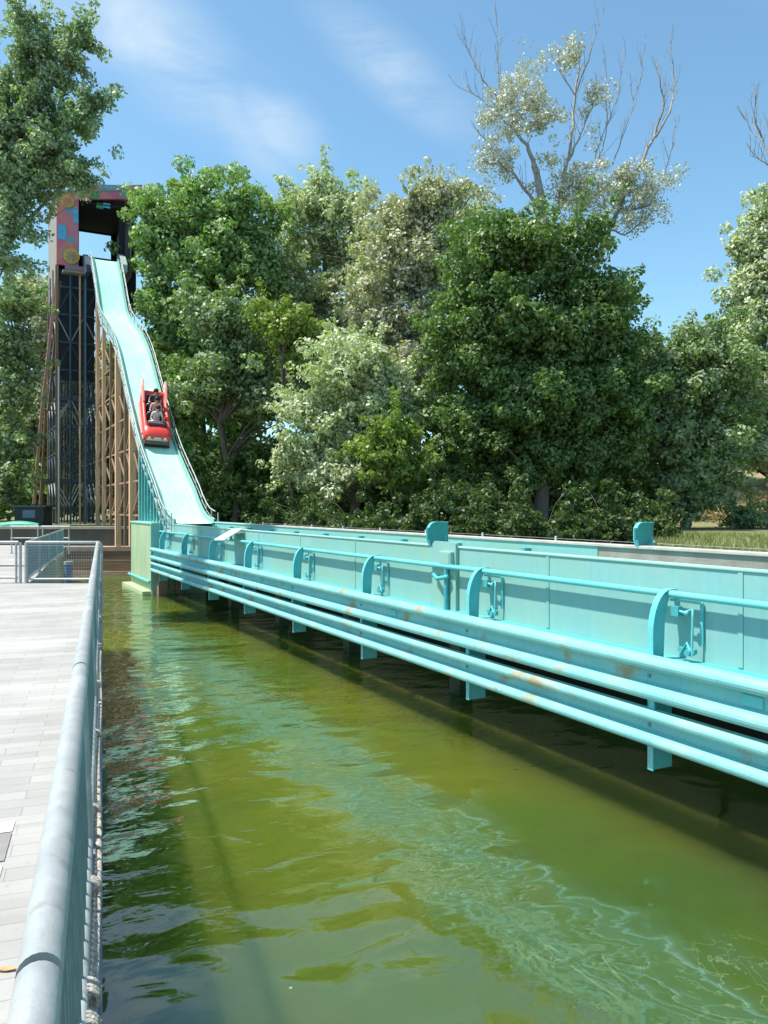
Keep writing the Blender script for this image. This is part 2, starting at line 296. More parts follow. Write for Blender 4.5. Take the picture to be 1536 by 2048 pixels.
def water_mat():
    m = bpy.data.materials.new('pond_water'); m.use_nodes = True; nt = m.node_tree; N = nt.nodes; L = nt.links
    b = N['Principled BSDF']; out = N['Material Output']
    tc = N.new('ShaderNodeTexCoord')
    def noise(scale, detail=3, stretch=(1, 1, 1), dist=0, rough=0.5, loc=(0, 0, 0)):
        mp = N.new('ShaderNodeMapping'); mp.inputs['Scale'].default_value = stretch; mp.inputs['Location'].default_value = loc; L.new(tc.outputs['Object'], mp.inputs[0])
        n = N.new('ShaderNodeTexNoise'); n.inputs['Scale'].default_value = scale; n.inputs['Detail'].default_value = detail
        n.inputs['Distortion'].default_value = dist; n.inputs['Roughness'].default_value = rough
        L.new(mp.outputs[0], n.inputs['Vector']); return n.outputs['Fac']
    def rng_(src, a, b2, c, d, smooth=False):
        r = N.new('ShaderNodeMapRange'); r.inputs[1].default_value = a; r.inputs[2].default_value = b2; r.inputs[3].default_value = c; r.inputs[4].default_value = d
        if smooth: r.interpolation_type = 'SMOOTHSTEP'
        L.new(src, r.inputs[0]); return r.outputs[0]
    def math_(op, a, b2):
        n = N.new('ShaderNodeMath'); n.operation = op
        for i, x in enumerate((a, b2)):
            if isinstance(x, (int, float)): n.inputs[i].default_value = x
            else: L.new(x, n.inputs[i])
        return n.outputs[0]
    def mix(f, a, b2):
        n = N.new('ShaderNodeMix'); n.data_type = 'RGBA'
        for k, x in (('Factor', f), ('A', a), ('B', b2)):
            if isinstance(x, (int, float)): n.inputs[k].default_value = x
            elif isinstance(x, tuple): n.inputs[k].default_value = (*x, 1)
            else: L.new(x, n.inputs[k])
        return n.outputs['Result']
    sx = N.new('ShaderNodeSeparateXYZ'); L.new(tc.outputs['Object'], sx.inputs[0]); X, Y = sx.outputs[0], sx.outputs[1]   # object frame = flume frame: X = p, Y = s
    # murky green body
    col = mix(rng_(noise(0.35, 3), 0.35, 0.65, 0, 1), (0.050, 0.084, 0.009), (0.078, 0.094, 0.009))
    # darker, greener water close to the quay far side
    col = mix(rng_(noise(0.22, 2, loc=(5, 2, 0)), 0.5, 0.68, 0, 0.7), col, (0.032, 0.070, 0.014))
    # milky turquoise band along the flume, the wall's reflection painted into the colour
    band = rng_(math_('ABSOLUTE', math_('SUBTRACT', math_('ADD', X, rng_(noise(0.5, 3), 0, 1, -0.9, 0.9)), 3.95), 0), 0.15, 0.85, 1, 0, True)
    nb = noise(1.6, 5, (1.3, 0.5, 1), 0.9)
    milky = math_('MULTIPLY', band, rng_(nb, 0.42, 0.60, 0.10, 0.65))
    col = mix(milky, col, (0.050, 0.098, 0.042))
    # thin curling pale lines
    nl = noise(1.15, 4, (1.5, 0.8, 1), 1.2)
    ln1 = rng_(math_('ABSOLUTE', math_('SUBTRACT', nl, 0.5), 0), 0.0, 0.009, 1, 0)
    nl2 = noise(2.4, 4, (1.2, 0.8, 1), 1.6, loc=(9, 3, 0))
    ln2 = rng_(math_('ABSOLUTE', math_('SUBTRACT', nl2, 0.47), 0), 0.0, 0.010, 1, 0)
    near = rng_(Y, 3.0, 10.0, 1, 0.15)
    lines = math_('MULTIPLY', math_('MAXIMUM', ln1, ln2), math_('MULTIPLY', rng_(band, 0, 0.6, 0.01, 0.5), near))
    lines = math_('MULTIPLY', lines, rng_(noise(0.9, 2, loc=(1, 8, 0)), 0.45, 0.6, 0, 1))
    col = mix(lines, col, (0.20, 0.28, 0.15))
    # specks floating
    sp = N.new('ShaderNodeTexVoronoi'); sp.inputs['Scale'].default_value = 2.2; L.new(tc.outputs['Object'], sp.inputs['Vector'])
    speck = rng_(sp.outputs['Distance'], 0.018, 0.026, 0.8, 0)
    col = mix(speck, col, (0.45, 0.48, 0.32))
    L.new(col, b.inputs['Base Color'])
    b.inputs['Subsurface Weight'].default_value = 1.0; b.inputs['Subsurface Radius'].default_value = (0.7, 1.0, 0.35); b.inputs['Subsurface Scale'].default_value = 6.0
    b.inputs['Roughness'].default_value = 0.02; b.inputs['IOR'].default_value = 1.33; b.inputs['Specular IOR Level'].default_value = 0.0
    # ripples
    rip = rng_(Y, 3, 12, 0.10, 1.0)
    h = math_('ADD', math_('ADD', math_('MULTIPLY', noise(0.55, 2, (0.8, 1.0, 1), 0.3), 1.7), math_('MULTIPLY', noise(1.5, 1, (0.8, 1.0, 1), 0.5, loc=(4, 1, 0)), 0.55)),
              math_('ADD', math_('MULTIPLY', math_('MULTIPLY', noise(2.6, 3, (0.7, 1.2, 1), 0.4), rip), 0.42), math_('MULTIPLY', math_('MULTIPLY', noise(9, 2), rip), 0.05)))
    bp = N.new('ShaderNodeBump'); bp.inputs['Strength'].default_value = 1.0; bp.inputs['Distance'].default_value = 0.055; L.new(h, bp.inputs['Height'])
    L.new(bp.outputs[0], b.inputs['Normal'])
    gl = N.new('ShaderNodeBsdfGlossy'); gl.inputs['Roughness'].default_value = 0.015; gl.inputs['Color'].default_value = (1, 1, 1, 1); L.new(bp.outputs[0], gl.inputs['Normal'])
    fr = N.new('ShaderNodeFresnel'); fr.inputs['IOR'].default_value = 1.9; L.new(bp.outputs[0], fr.inputs['Normal'])
    ms = N.new('ShaderNodeMixShader'); L.new(fr.outputs[0], ms.inputs[0]); L.new(b.outputs[0], ms.inputs[1]); L.new(gl.outputs[0], ms.inputs[2])
    L.new(ms.outputs[0], out.inputs['Surface'])
    return m
M['water'] = water_mat()

def leaf_mat(name, a, b_, back=None, trans=0.30, rough=0.45):
    m = bpy.data.materials.new(name); m.use_nodes = True; nt = m.node_tree; N = nt.nodes; L = nt.links
    p = N['Principled BSDF']; out = N['Material Output']; p.inputs['Roughness'].default_value = rough; p.inputs['Specular IOR Level'].default_value = 0.35
    at = N.new('ShaderNodeAttribute'); at.attribute_name = 'tint'
    mx = N.new('ShaderNodeMix'); mx.data_type = 'RGBA'; mx.inputs['A'].default_value = (*a, 1); mx.inputs['B'].default_value = (*b_, 1); L.new(at.outputs['Fac'], mx.inputs['Factor'])
    c = mx.outputs['Result']
    if back:
        g = N.new('ShaderNodeNewGeometry'); m2 = N.new('ShaderNodeMix'); m2.data_type = 'RGBA'; L.new(g.outputs['Backfacing'], m2.inputs['Factor']); L.new(c, m2.inputs['A']); m2.inputs['B'].default_value = (*back, 1); c = m2.outputs['Result']
    L.new(c, p.inputs['Base Color'])
    t = N.new('ShaderNodeBsdfTranslucent'); hs = N.new('ShaderNodeMix'); hs.data_type = 'RGBA'; hs.blend_type = 'MULTIPLY'; hs.inputs['Factor'].default_value = 1
    L.new(c, hs.inputs['A']); hs.inputs['B'].default_value = (1.3, 1.5, 0.5, 1); L.new(hs.outputs['Result'], t.inputs['Color'])
    ms = N.new('ShaderNodeMixShader'); ms.inputs[0].default_value = trans; L.new(p.outputs[0], ms.inputs[1]); L.new(t.outputs[0], ms.inputs[2]); L.new(ms.outputs[0], out.inputs['Surface'])
    return m
LM = {
 'bright': leaf_mat('leaf_bright', (0.120, 0.240, 0.048), (0.264, 0.408, 0.120), (0.300, 0.408, 0.180)),
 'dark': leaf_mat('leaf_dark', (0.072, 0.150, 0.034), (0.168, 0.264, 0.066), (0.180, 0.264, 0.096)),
 'silver': leaf_mat('leaf_silver', (0.240, 0.312, 0.132), (0.432, 0.504, 0.288), (0.600, 0.624, 0.456)),
 'grey': leaf_mat('leaf_grey', (0.27, 0.29, 0.15), (0.42, 0.42, 0.28), (0.55, 0.53, 0.43)),
 'yellow': leaf_mat('leaf_yellow', (0.17, 0.26, 0.04), (0.27, 0.34, 0.09)),
 'pale': leaf_mat('leaf_pale', (0.44, 0.44, 0.34), (0.56, 0.55, 0.46), (0.62, 0.61, 0.55), trans=0.12),
 'mid': leaf_mat('leaf_mid', (0.114, 0.210, 0.060), (0.228, 0.324, 0.120), (0.288, 0.360, 0.204)),
 'left': leaf_mat('leaf_left', (0.132, 0.216, 0.090), (0.288, 0.384, 0.192), (0.384, 0.456, 0.324)),
 'grass': leaf_mat('blade_green', (0.20, 0.24, 0.08), (0.34, 0.33, 0.16), trans=0.3),
 'shrub': leaf_mat('leaf_shrub_shade', (0.045, 0.085, 0.022), (0.10, 0.15, 0.045)),  # shade of the trees put into a darker leaf colour
 'rust': leaf_mat('leaf_rust', (0.30, 0.20, 0.11), (0.20, 0.20, 0.07), trans=0.2),
}

# ================================================================== THE SETTING
def poly_sheet(name, pts, z, m, kind='structure', loc=(0, 0, 0), rz=0, thick=0):
    b = MB()
    if thick: b.prism(pts, z - thick, z, axis='z')
    else: b.add([(x, y, z) for x, y in pts], [tuple(range(len(pts)))])
    o = b.build(name, m, fix=bool(thick)); o.location = loc; o.rotation_euler = (0, 0, rz); return tag(o, kind=kind)
# water sheet in the flume frame
water = poly_sheet('water', [(-60, -25), (8.3, -25), (8.3, 42), (-60, 42)], WZ, M['water'], rz=ROTF)
poly_sheet('pond_bed', [(-70, -30), (9, -30), (9, 45), (-70, 45)], WZ - 1.4, M['algae_stone'], rz=ROTF)

# land: L-shaped sheet, right of the flume and behind the pond
pr = 8.35
A = F(pr, -25); yB = 37.6; sB = s_of(yB, pr); B_ = F(pr, sB)
b = MB()
pts = [(A.x, A.y), (B_.x, B_.y), (-500, yB), (-500, 900), (600, 900), (600, A.y)]
b.add([(x, y, GZ) for x, y in pts], [(0, 1, 2, 3, 4, 5)])
bm = bmesh.new(); me = bpy.data.meshes.new('ground'); me.from_pydata(b.v, [], b.f); bm.from_mesh(me)
bmesh.ops.triangulate(bm, faces=bm.faces); bmesh.ops.recalc_face_normals(bm, faces=bm.faces)
for f in bm.faces:
    if f.normal.z < 0: f.normal_flip()
bm.to_mesh(me); bm.free(); me.materials.append(M['grass_ground'])
g = bpy.data.objects.new('ground', me); COL.objects.link(g); tag(g, kind='structure')

be = MB(); be.box(8.3, 8.6, -25, 42, WZ - 1.5, GZ - 0.004); o = be.build('bank_edge_wall', mat('shade_black', (0.018, 0.024, 0.014), 0.9, var=0.4, scale=2)); o.rotation_euler = (0, 0, ROTF); tag(o, kind='structure')  # near-black colour stands for the shade beneath the flume
soil = poly_sheet('shade_dark_litter', [(8.65, 8.3), (30, 29.5), (30, 36), (8.65, 36)], GZ + 0.004, mat('shade_litter', (0.035, 0.035, 0.018), 0.95, col2=(0.07, 0.055, 0.03), scale=1.5, bump=0.5), rz=ROTF)  # litter-covered ground, its colour darkened to stand for tree shade
# rising bank behind the trees on the right
def hill():
    nx, ny = 60, 14; vs = []
    for j in range(ny):
        for i in range(nx):
            x = 6 + i * 1.0; y = 38.5 + j * 1.3
            k = min(1, j / 8.0); z = GZ - 0.1 + 3.2 * (k * k * (3 - 2 * k)) * min(1, max(0, (x - 10) / 5)) + 0.25 * math.sin(x * 1.3 + j) * k
            vs.append((x, y, z))
    fs = [(j * nx + i, j * nx + i + 1, (j + 1) * nx + i + 1, (j + 1) * nx + i) for j in range(ny - 1) for i in range(nx - 1)]
    b = MB(); b.add(vs, fs, True); return tag(b.build('grassy_slope', M['slope'], fix=False), kind='structure')
hill()

# quay walkway, in the quay frame (x = q, y = t)
tE = t_of(17.0, 0)
x1 = (44 - CX) / FOC * 17.0; q1 = x1 * MQ.x + 17.0 * MQ.y; t1 = x1 * E.x + 17.0 * E.y
far_t = 37.0
quay = poly_sheet('walkway', [(-40, -8), (0, -8), (0, tE), (q1 + 0.15, t1), (q1 + 0.15, far_t), (-40, far_t + 14)], 0.0, M['pavers'], rz=ROTQ, thick=2.6)
# darker grey strip across the pavers
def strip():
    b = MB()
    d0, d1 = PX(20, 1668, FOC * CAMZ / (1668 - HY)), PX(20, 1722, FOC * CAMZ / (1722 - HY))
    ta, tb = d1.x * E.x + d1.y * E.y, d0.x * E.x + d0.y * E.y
    b.box(-4, -0.42, ta, tb, 0.002, 0.006); o = b.build('dark_cross_strip', mat('strip_grey', (0.27, 0.255, 0.24), 0.85, var=0.15, scale=8)); o.rotation_euler = (0, 0, ROTQ); tag(o, kind='structure')
    b = MB(); b.box(-4, -0.42, tb + 0.02, tb + 0.16, 0.002, 0.005); b.box(-4, -0.42, ta - 0.22, ta - 0.05, 0.002, 0.005)
    o = b.build('cream_paving_row', mat('cream_pave', (0.64, 0.59, 0.50), 0.85, var=0.1, scale=8)); o.rotation_euler = (0, 0, ROTQ); tag(o, kind='structure')
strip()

# end bank, parallel to the picture: stepped masonry then dark retaining wall
def end_bank():
    t = thing('stone_embankment', 'stepped brown stone embankment at the far end of the green pond', 'embankment', (-16, 36, WZ))
    b = MB(); b.box(-14, 8, 0.0, 1.6, -1.4, 0.65); b.build('lower_step', M['bank_brown'], t)
    b = MB(); b.box(-14, 8, 0.0 + 0.25, 1.6, 0.65, 1.05); b.build('middle_step', M['bank_brown'], t)
    b = MB(); b.box(-14, 8, -0.12, 0.24, 0.0, 0.16); b.build('pink_kerb', M['bank_pink'], t)
    b = MB(); b.box(-14, 8, 0.2, 1.6, 1.05, 1.24); b.build('top_ledge', M['bank_pink'], t)
    w = thing('retaining_wall', 'dark retaining wall with pale coping behind the pond below the slide tower', 'wall', (-20, 37.2, 0))
    b = MB(); b.box(-40, 11.5, 0, 0.35, -0.5, 0.62); b.build('wall_face', M['dark_wall'], w)
    b = MB(); b.box(-40, 11.5, -0.06, 0.42, 0.62, 0.74); b.build('coping', M['light_cope'], w)
end_bank()

# ================================================================== FLUME
PW, PF = 5.92, 7.25            # near wall face, far wall face (inner)
S0, S1 = -12.0, s_of(26.5, 6.5)
ft = thing('log_flume_channel', 'long turquoise water channel running from the slide foot to the right', 'flume', F(0, 0, 0), ROTF)
sBlock0 = s_of(27.6, 5.6); sBlock1 = s_of(31.2, 5.6)
b = MB(); b.box(PW, PW + 0.06, S0, sBlock0 + 3, 0.2, 1.05); b.build('near_wall', M['teal_wall'], ft)
b = MB(); b.box(PW - 0.015, PW + 0.075, S0, sBlock0 + 3, 1.05, 1.078); b.build('near_coping', M['teal_coping'], ft, 0.008)
sJ = s_of(1600 * (PF / .8881) / (1195 + 60), PF)
b = MB(); b.box(PF, PF + 0.14, sJ, sBlock0 + 3, 0.2, 1.10); b.build('far_wall', M['teal_wall'], ft)
b = MB(); b.box(PF + 0.01, PF + 0.16, S0, sJ, 0.2, 1.10); b.build('bare_far_wall', M['brown_wall'], ft)
b = MB(); b.box(PF - 0.02, PF + 0.13, S0, sBlock0 - 6, 1.10, 1.14); b.build('far_coping', M['pink_cope'], ft, 0.008)
b = MB(); b.box(PF - 0.02, PF + 0.15, sBlock0 - 6, sBlock0 + 3, 1.10, 1.14); b.build('far_coping', M['teal_coping'], ft, 0.008)
b = MB(); b.box(PW - 0.17, PF + 0.2, S0, sBlock0 + 3, 0.08, 0.2); b.build('channel_floor', M['teal_deep'], ft)  # overhang past the near wall added to block sun on the water
fw = MB(); fw.add([(PW + 0.06, S0, 0.72), (PF, S0, 0.72), (PF, sBlock0 + 3, 0.72), (PW + 0.06, sBlock0 + 3, 0.72)], [(0, 1, 2, 3)])
chw = bpy.data.materials.new('channel_water'); chw.use_nodes = True
pb = chw.node_tree.nodes['Principled BSDF']; pb.inputs['Base Color'].default_value = (0.10, 0.38, 0.33, 1); pb.inputs['Roughness'].default_value = 0.05
fw.build('channel_water', chw, ft, fix=False)
# inner guide rail along the far wall
b = MB(); b.tube([(PF - 0.10, sJ + 0.4, 0.93), (PF - 0.10, sBlock0 + 2, 0.93)], 0.035, 8); b.build('guide_rail', M['teal_pipe'], ft)
for k in range(22):
    b = MB(); s = S0 + 1 + k * 1.85
    if s < sJ + 0.5: continue
    if s > sBlock0 + 1.8: break
    b.box(PF - 0.12, PF - 0.002, s, s + 0.08, 0.86, 1.02); b.build('rail_bracket', M['teal_deep'], ft)
for k in range(4, 9):
    s = -6 + k * 4.2
    if s > sBlock0 - 1: break
    b = MB(); b.box(6.95, 7.2, s, s + 0.3, WZ - 1.35, 0.06); b.build('pier', M['algae_stone'], ft)

for k in range(14):
    s = S0 + 1.1 + k * 2.6
    if s > sBlock0: break
    b = MB(); b.box(PW - 0.008, PW - 0.001, s, s + 0.05, 0.22, 1.045); b.build('weld_seam', M['teal_wall'], ft)
# pilaster with small cabinet on the near wall
sP = s_of(1600 * (PW / .8881) / (872 + 60), PW)
b = MB()
poly = [(sP + 0.02, 0.16), (sP + 0.02, 1.08), (sP - 0.03, 1.13), (sP - 0.55, 1.13), (sP - 0.6, 1.12), (sP - 0.6, 0.16)]
b.prism(poly, PW - 0.05, PW - 0.003, axis='x'); b.build('stiffening_plate', M['teal_wall'], ft)
b = MB(); b.box(PW - 0.11, PW - 0.052, sP - 0.56, sP - 0.26, 0.80, 1.0); cb = b.build('cabinet', M['teal_wall'], ft, 0.006)
b = MB(); b.box(PW - 0.118, PW - 0.111, sP - 0.53, sP - 0.29, 0.825, 0.98); b.build('cabinet_door', M['teal_wall'], cb)
b = MB(); b.tube([(PW - 0.085, sP - 0.42, 0.79), (PW - 0.085, sP - 0.42, 0.2)], 0.035, 8); b.build('drain_pipe', M['teal_deep'], ft)
b = MB(); b.tube([(PW - 0.1, sP - 0.1, 0.66), (PW - 0.16, sP - 0.3, 0.62), (PW - 0.1, sP - 0.5, 0.66)], 0.03, 8); b.build('hose_loop', M['teal_deep'], ft)

# the end block of the flume
eb = thing('flume_end_block', 'yellow green concrete block at the slide foot standing in the pond', 'block', F(5.55, sBlock0, WZ), ROTF)
b = MB(); b.box(0.03, 1.9, 0.02, sBlock1 - sBlock0, -1.3, 2.44); b.build('block_body', M['block_wall'], eb)
b = MB(); b.box(-0.02, 0.36, -0.05, 0.02, 0.15, 2.42); b.build('turquoise_end_plate', M['teal_wall'], eb)
b = MB(); b.box(0.0, 1.92, 0.0, sBlock1 - sBlock0 + 0.03, 2.44, 2.50); b.build('block_coping', M['teal_coping'], eb)
b = MB(); b.box(-0.28, 0.03, 0.1, sBlock1 - sBlock0 + 0.2, -1.2, 0.12); b.build('foot_ledge', M['block_wall'], eb)
b = MB(); b.tube([(-0.05, 0, 0.45), (-0.05, sBlock1 - sBlock0, 0.45)], 0.05, 8); b.build('edge_pipe', M['teal_pipe'], eb)
for k in range(2):
    b = MB(); b.box(0.15 + k * 0.6, 0.45 + k * 0.6, -0.5, -0.2, -1.3, 0.9); b.build('footing', M['bank_brown'], eb)

# ------------------------------------------------------------------ splash guard (posts, beams, top rail)
PG = 5.60
gd = thing('splash_guard', 'turquoise guard of twin beams and curved posts hung along the flume side', 'guard rail', F(PG, 0, 0), ROTF)
def twin_beam(zt, zb, rt=0.062):
    b = MB(); pts0 = []
    # W profile: two round ribs with a recessed web, lofted along s
    zc = (zt + zb) / 2; prof = []
    for k in range(9):
        a = R(90) + R(180) * k / 8 * 1.0
        prof.append((-0.075 + rt * math.cos(a) * 1.0, zt - rt + rt * math.sin(a)))
    prof.append((-0.03, zt - 2 * rt - 0.005))
    prof.append((0.0 - 0.006, zt - 2 * rt - 0.02))
    prof.append((0.0 - 0.006, zb + 2 * rt + 0.02))
    prof.append((-0.03, zb + 2 * rt + 0.005))
    for k in range(9):
        a = R(90) + R(180) * k / 8
        prof.append((-0.075 + rt * math.cos(a), zb + rt + rt * math.sin(a)))
    prof += [(-0.002, zb), (-0.002, zt)]
    n = len(prof); ss = [S0, 0, 6, 12, 18, sBlock0 - 0.1]
    vs = [(p, s, z) for s in ss for p, z in prof]
    fs = [(i * n + k, i * n + (k + 1) % n, (i + 1) * n + (k + 1) % n, (i + 1) * n + k) for i in range(len(ss) - 1) for k in range(n)]
    b.add(vs, fs, False); b.add(vs[:n], [tuple(range(n))]); b.add(vs[-n:], [tuple(range(n))])
    return b
rust = add_patch(mat('teal_beam', (0.20, 0.52, 0.53), 0.45, col2=(0.25, 0.57, 0.55), scale=1.6, bump=0.06, bscale=30), (0.40, 0.24, 0.08), 1.9, 0.60, 0.70, stretch=(1, 1, 1.5), amt=0.8)
add_patch(rust, (0.05, 0.12, 0.11), 30, 0.66, 0.72, amt=0.5)
add_patch(rust, (0.34, 0.60, 0.56), 7, 0.55, 0.66, stretch=(1, 0.25, 1), amt=0.5)
add_patch(rust, (0.12, 0.30, 0.24), 12, 0.62, 0.72, stretch=(1, 2, 0.15), amt=0.45)
twin_beam(0.245, -0.155).build('upper_beam', rust, gd)
twin_beam(-0.245, -0.575, 0.052).build('lower_beam', rust, gd)
b = MB(); b.tube([(0.225, S0, 0.795), (0.225, sBlock0 - 0.1, 0.795)], 0.034, 12); b.build('hand_rail', M['teal_pipe'], gd)
dd = [1600 * (PG / .8881) * k for k in (0.000735 - 0.000271, 0.000735, 0.001005, 0.001276, 0.001548, 0.001822, 0.002093, 0.002365, 0.002640)]
post_mesh = None; bracket = None
def make_post(s):
    # flange strip facing the walkway, curving over at the top, with a web plate behind it
    b = MB(); W2 = 0.034
    prof = [(0.0, -0.83), (0.0, 0.42)]
    for k in range(1, 9):
        a = R(90) * k / 8
        prof.append((0.0 + 0.24 * (1 - math.cos(a)) * 0.95, 0.42 + 0.42 * math.sin(a)))
    prof.append((0.30, 0.842))
    m_ = len(prof)
    vs = []
    for (p, z) in prof: vs += [(p, -W2, z), (p, W2, z)]
    nrm = []
    for i in range(m_):
        a = Vector(prof[min(i + 1, m_ - 1)]) - Vector(prof[max(i - 1, 0)]); a.normalize(); nrm.append((a.y, -a.x))
    for (p, z), (nx, nz) in zip(prof, nrm): vs += [(p + nx * 0.012, -W2, z + nz * 0.012), (p + nx * 0.012, W2, z + nz * 0.012)]
    o2 = 2 * m_
    fs = []
    for i in range(m_ - 1):
        a, b1, c, d = 2 * i, 2 * i + 1, 2 * i + 3, 2 * i + 2
        fs += [(a, b1, c, d), (o2 + a, o2 + d, o2 + c, o2 + b1), (a, d, o2 + d, o2 + a), (b1, o2 + b1, o2 + c, c)]
    fs += [(0, o2, o2 + 1, 1), (2 * m_ - 2, 2 * m_ - 1, o2 + 2 * m_ - 1, o2 + 2 * m_ - 2)]
    b.add(vs, fs)
    inner = [(p + 0.008, z) for p, z in prof[:-1]]
    web = inner + [(0.26, 0.80), (0.215, 0.70), (0.18, 0.52), (0.165, 0.2), (0.27, -0.1), (0.27, -0.83)]
    b.prism(web, -0.006, 0.006, axis='y')
    post = b.build('post', M['teal_pipe'], gd); post.location = (0, s, 0)
    # bracket assembly between web and wall, on the camera side of the post
    Y_ = 0.55
    def KY(v): return (v[0], v[1] * Y_, v[2])
    k = MB(); k.box(0.19, 0.25, -0.28 * Y_, -0.12 * Y_, 0.60, 0.69); mb_ = k.build('mounting_box', M['teal_deep'], post)
    k = MB(); k.bar(KY((0.255, -0.02, 0.74)), KY((0.255, -0.62, 0.74)), 0.03, 0.022); k.bar(KY((0.30, -0.6, 0.74)), KY((0.30, -0.6, 0.36)), 0.018, 0.03)
    k.build('bracket_arm', M['teal_pipe'], post)
    k = MB(); k.tube([KY((0.21, -0.28, 0.65)), KY((0.21, -0.40, 0.64))], 0.013, 8); k.sphere(KY((0.21, -0.43, 0.64)), 0.026); k.tube([KY((0.21, -0.46, 0.66)), KY((0.22, -0.53, 0.68)), KY((0.22, -0.54, 0.60)), KY((0.22, -0.52, 0.32))], 0.012, 8); k.build('push_rod', M['teal_pipe'], post)
    k = MB(); k.bar(KY((0.22, -0.26, 0.30)), KY((0.22, -0.60, 0.30)), 0.04, 0.04); k.tube([KY((0.2, -0.32, 0.26)), KY((0.2, -0.45, 0.37)), KY((0.2, -0.56, 0.26))], 0.014, 8); k.tube([(0.17, -0.27, 0.285), (0.26, -0.27, 0.285)], 0.032, 10); k.build('lower_clamp', M['teal_deep'], post)
    k = MB(); k.box(-0.045, -0.02, -0.09, -0.03, -0.245, -0.155); k.build('beam_spacer', M['teal_pipe'], post)
    for z in (0.045, -0.41):
        k = MB(); k.tube([(-0.0065, 0, z), (-0.022, 0, z)], 0.017, 6); k.build('bolt', M['galv_dark'], post)
    return post
proto = None
for dpt in dd:
    s = s_of(dpt, PG)
    if proto is None: proto = make_post(s)
    else: copy_to(proto, gd, location=(0, s, 0))
# bolts on lower plates omitted at this size; joints of the beams
for s in (4.35, 10.5, 16.6):
    b = MB(); b.box(-0.02, -0.0065, s - 0.10, s + 0.10, 0.0, 0.09); b.build('joint_plate', M['teal_pipe'], gd)

# gate plates
def gate(px, pyc, L, label, zbase, name='deflector_plate'):
    p = L
    d = 1600 * (p / .8881) / (px + 60); s = s_of(d, p); sc = d / FOC
    t = thing(name, label, 'metal plate', F(p, s, zbase), ROTF, 'rounded plates on the flume walls')
    h = 54 * sc; w = 46 * sc; z0 = CAMZ + (HY - pyc) * sc - h / 2 - zbase
    b = MB(); poly = [(w / 2, z0 + 0.02), (w / 2, z0 + h), (-w / 2 + w * 0.35, z0 + h)]
    for k in range(1, 6):
        a = R(90) + R(90) * k / 5; poly.append((-w / 2 + w * 0.35 + w * 0.35 * math.cos(a), z0 + h - w * 0.35 + w * 0.35 * math.sin(a)))
    poly += [(-w / 2, z0 + h * 0.35), (-w / 2 + 0.1 * w, z0 + h * 0.12), (-w / 2 + 0.35 * w, z0 + 0.02)]
    b.prism(poly, -0.012, 0.012, axis='y'); pl = b.build('plate', M['gate_panel'], t)
    b = MB(); pp = [(x, 0.0, z) for x, z in poly[1:10]]
    for i in range(len(pp) - 1): b.bar(pp[i], pp[i + 1], 0.06, 0.012)
    b.build('rim', M['teal_pipe'], t)
    b = MB(); b.bar((0.12, 0.0, 0.0), (0.12, 0.0, z0 + h * 0.5), 0.03, 0.03); b.tube([(0.12, 0.0, 0.002), (0.12, 0.0, 0.03)], 0.07, 10); b.build('stem', M['teal_deep'], t)
    return t
gate(876, 1071, PW + 0.07, 'dark turquoise rounded plate standing on the near flume wall', 1.085)
gate(1288, 1072, PF + 0.1, 'dark turquoise rounded plate standing on the far brown wall near the grass', 1.14)

# small tilted white panel on the hand rail near the block
d = 1600 * (5.75 / .8881) / (465 + 60)
t = thing('tilted_tray', 'small white tilted tray on the turquoise hand rail near the slide foot', 'tray', F(5.72, s_of(d, 5.72), 0.84), ROTF)
b = MB(); b.add([(-0.30, -0.5, 0.02), (0.15, -0.5, 0.28), (0.15, 0.45, 0.22), (-0.30, 0.45, -0.02), (-0.30, -0.5, -0.01), (0.15, -0.5, 0.25), (0.15, 0.45, 0.19), (-0.30, 0.45, -0.05)],
      [(0, 1, 2, 3), (7, 6, 5, 4), (0, 4, 5, 1), (1, 5, 6, 2), (2, 6, 7, 3), (3, 7, 4, 0)]); b.build('tray_plate', M['white'], t)
b = MB(); b.bar((0, 0, -0.03), (0, 0, 0.12), 0.05, 0.05); b.build('support', M['teal_deep'], t)

# ================================================================== WATER SLIDE
PL, PR_ = 5.97, 7.22; PC = (PL + PR_) / 2
prof_px = [(520, 43.9), (529, 43.5), (560, 42.6), (600, 41.7), (626, 41.0), (645, 39.7), (670, 37.6), (699, 36.2), (730, 35.3), (767, 34.4), (830, 32.9), (893, 31.4), (940, 30.0), (981, 28.8), (1015, 28.0), (1036, 27.3), (1046, 26.4)]
ctl = [(s_of(d_, PC), CAMZ + (HY - y_) / FOC * d_) for y_, d_ in prof_px]
def cr(pts, n=5):
    out = []
    for i in range(len(pts) - 1):
        p0 = pts[max(i - 1, 0)]; p1 = pts[i]; p2 = pts[i + 1]; p3 = pts[min(i + 2, len(pts) - 1)]
        for k in range(n):
            t = k / n; out.append(tuple(0.5 * ((2 * p1[j]) + (-p0[j] + p2[j]) * t + (2 * p0[j] - 5 * p1[j] + 4 * p2[j] - p3[j]) * t * t + (-p0[j] + 3 * p1[j] - 3 * p2[j] + p3[j]) * t ** 3) for j in range(2)))
    out.append(pts[-1]); return out
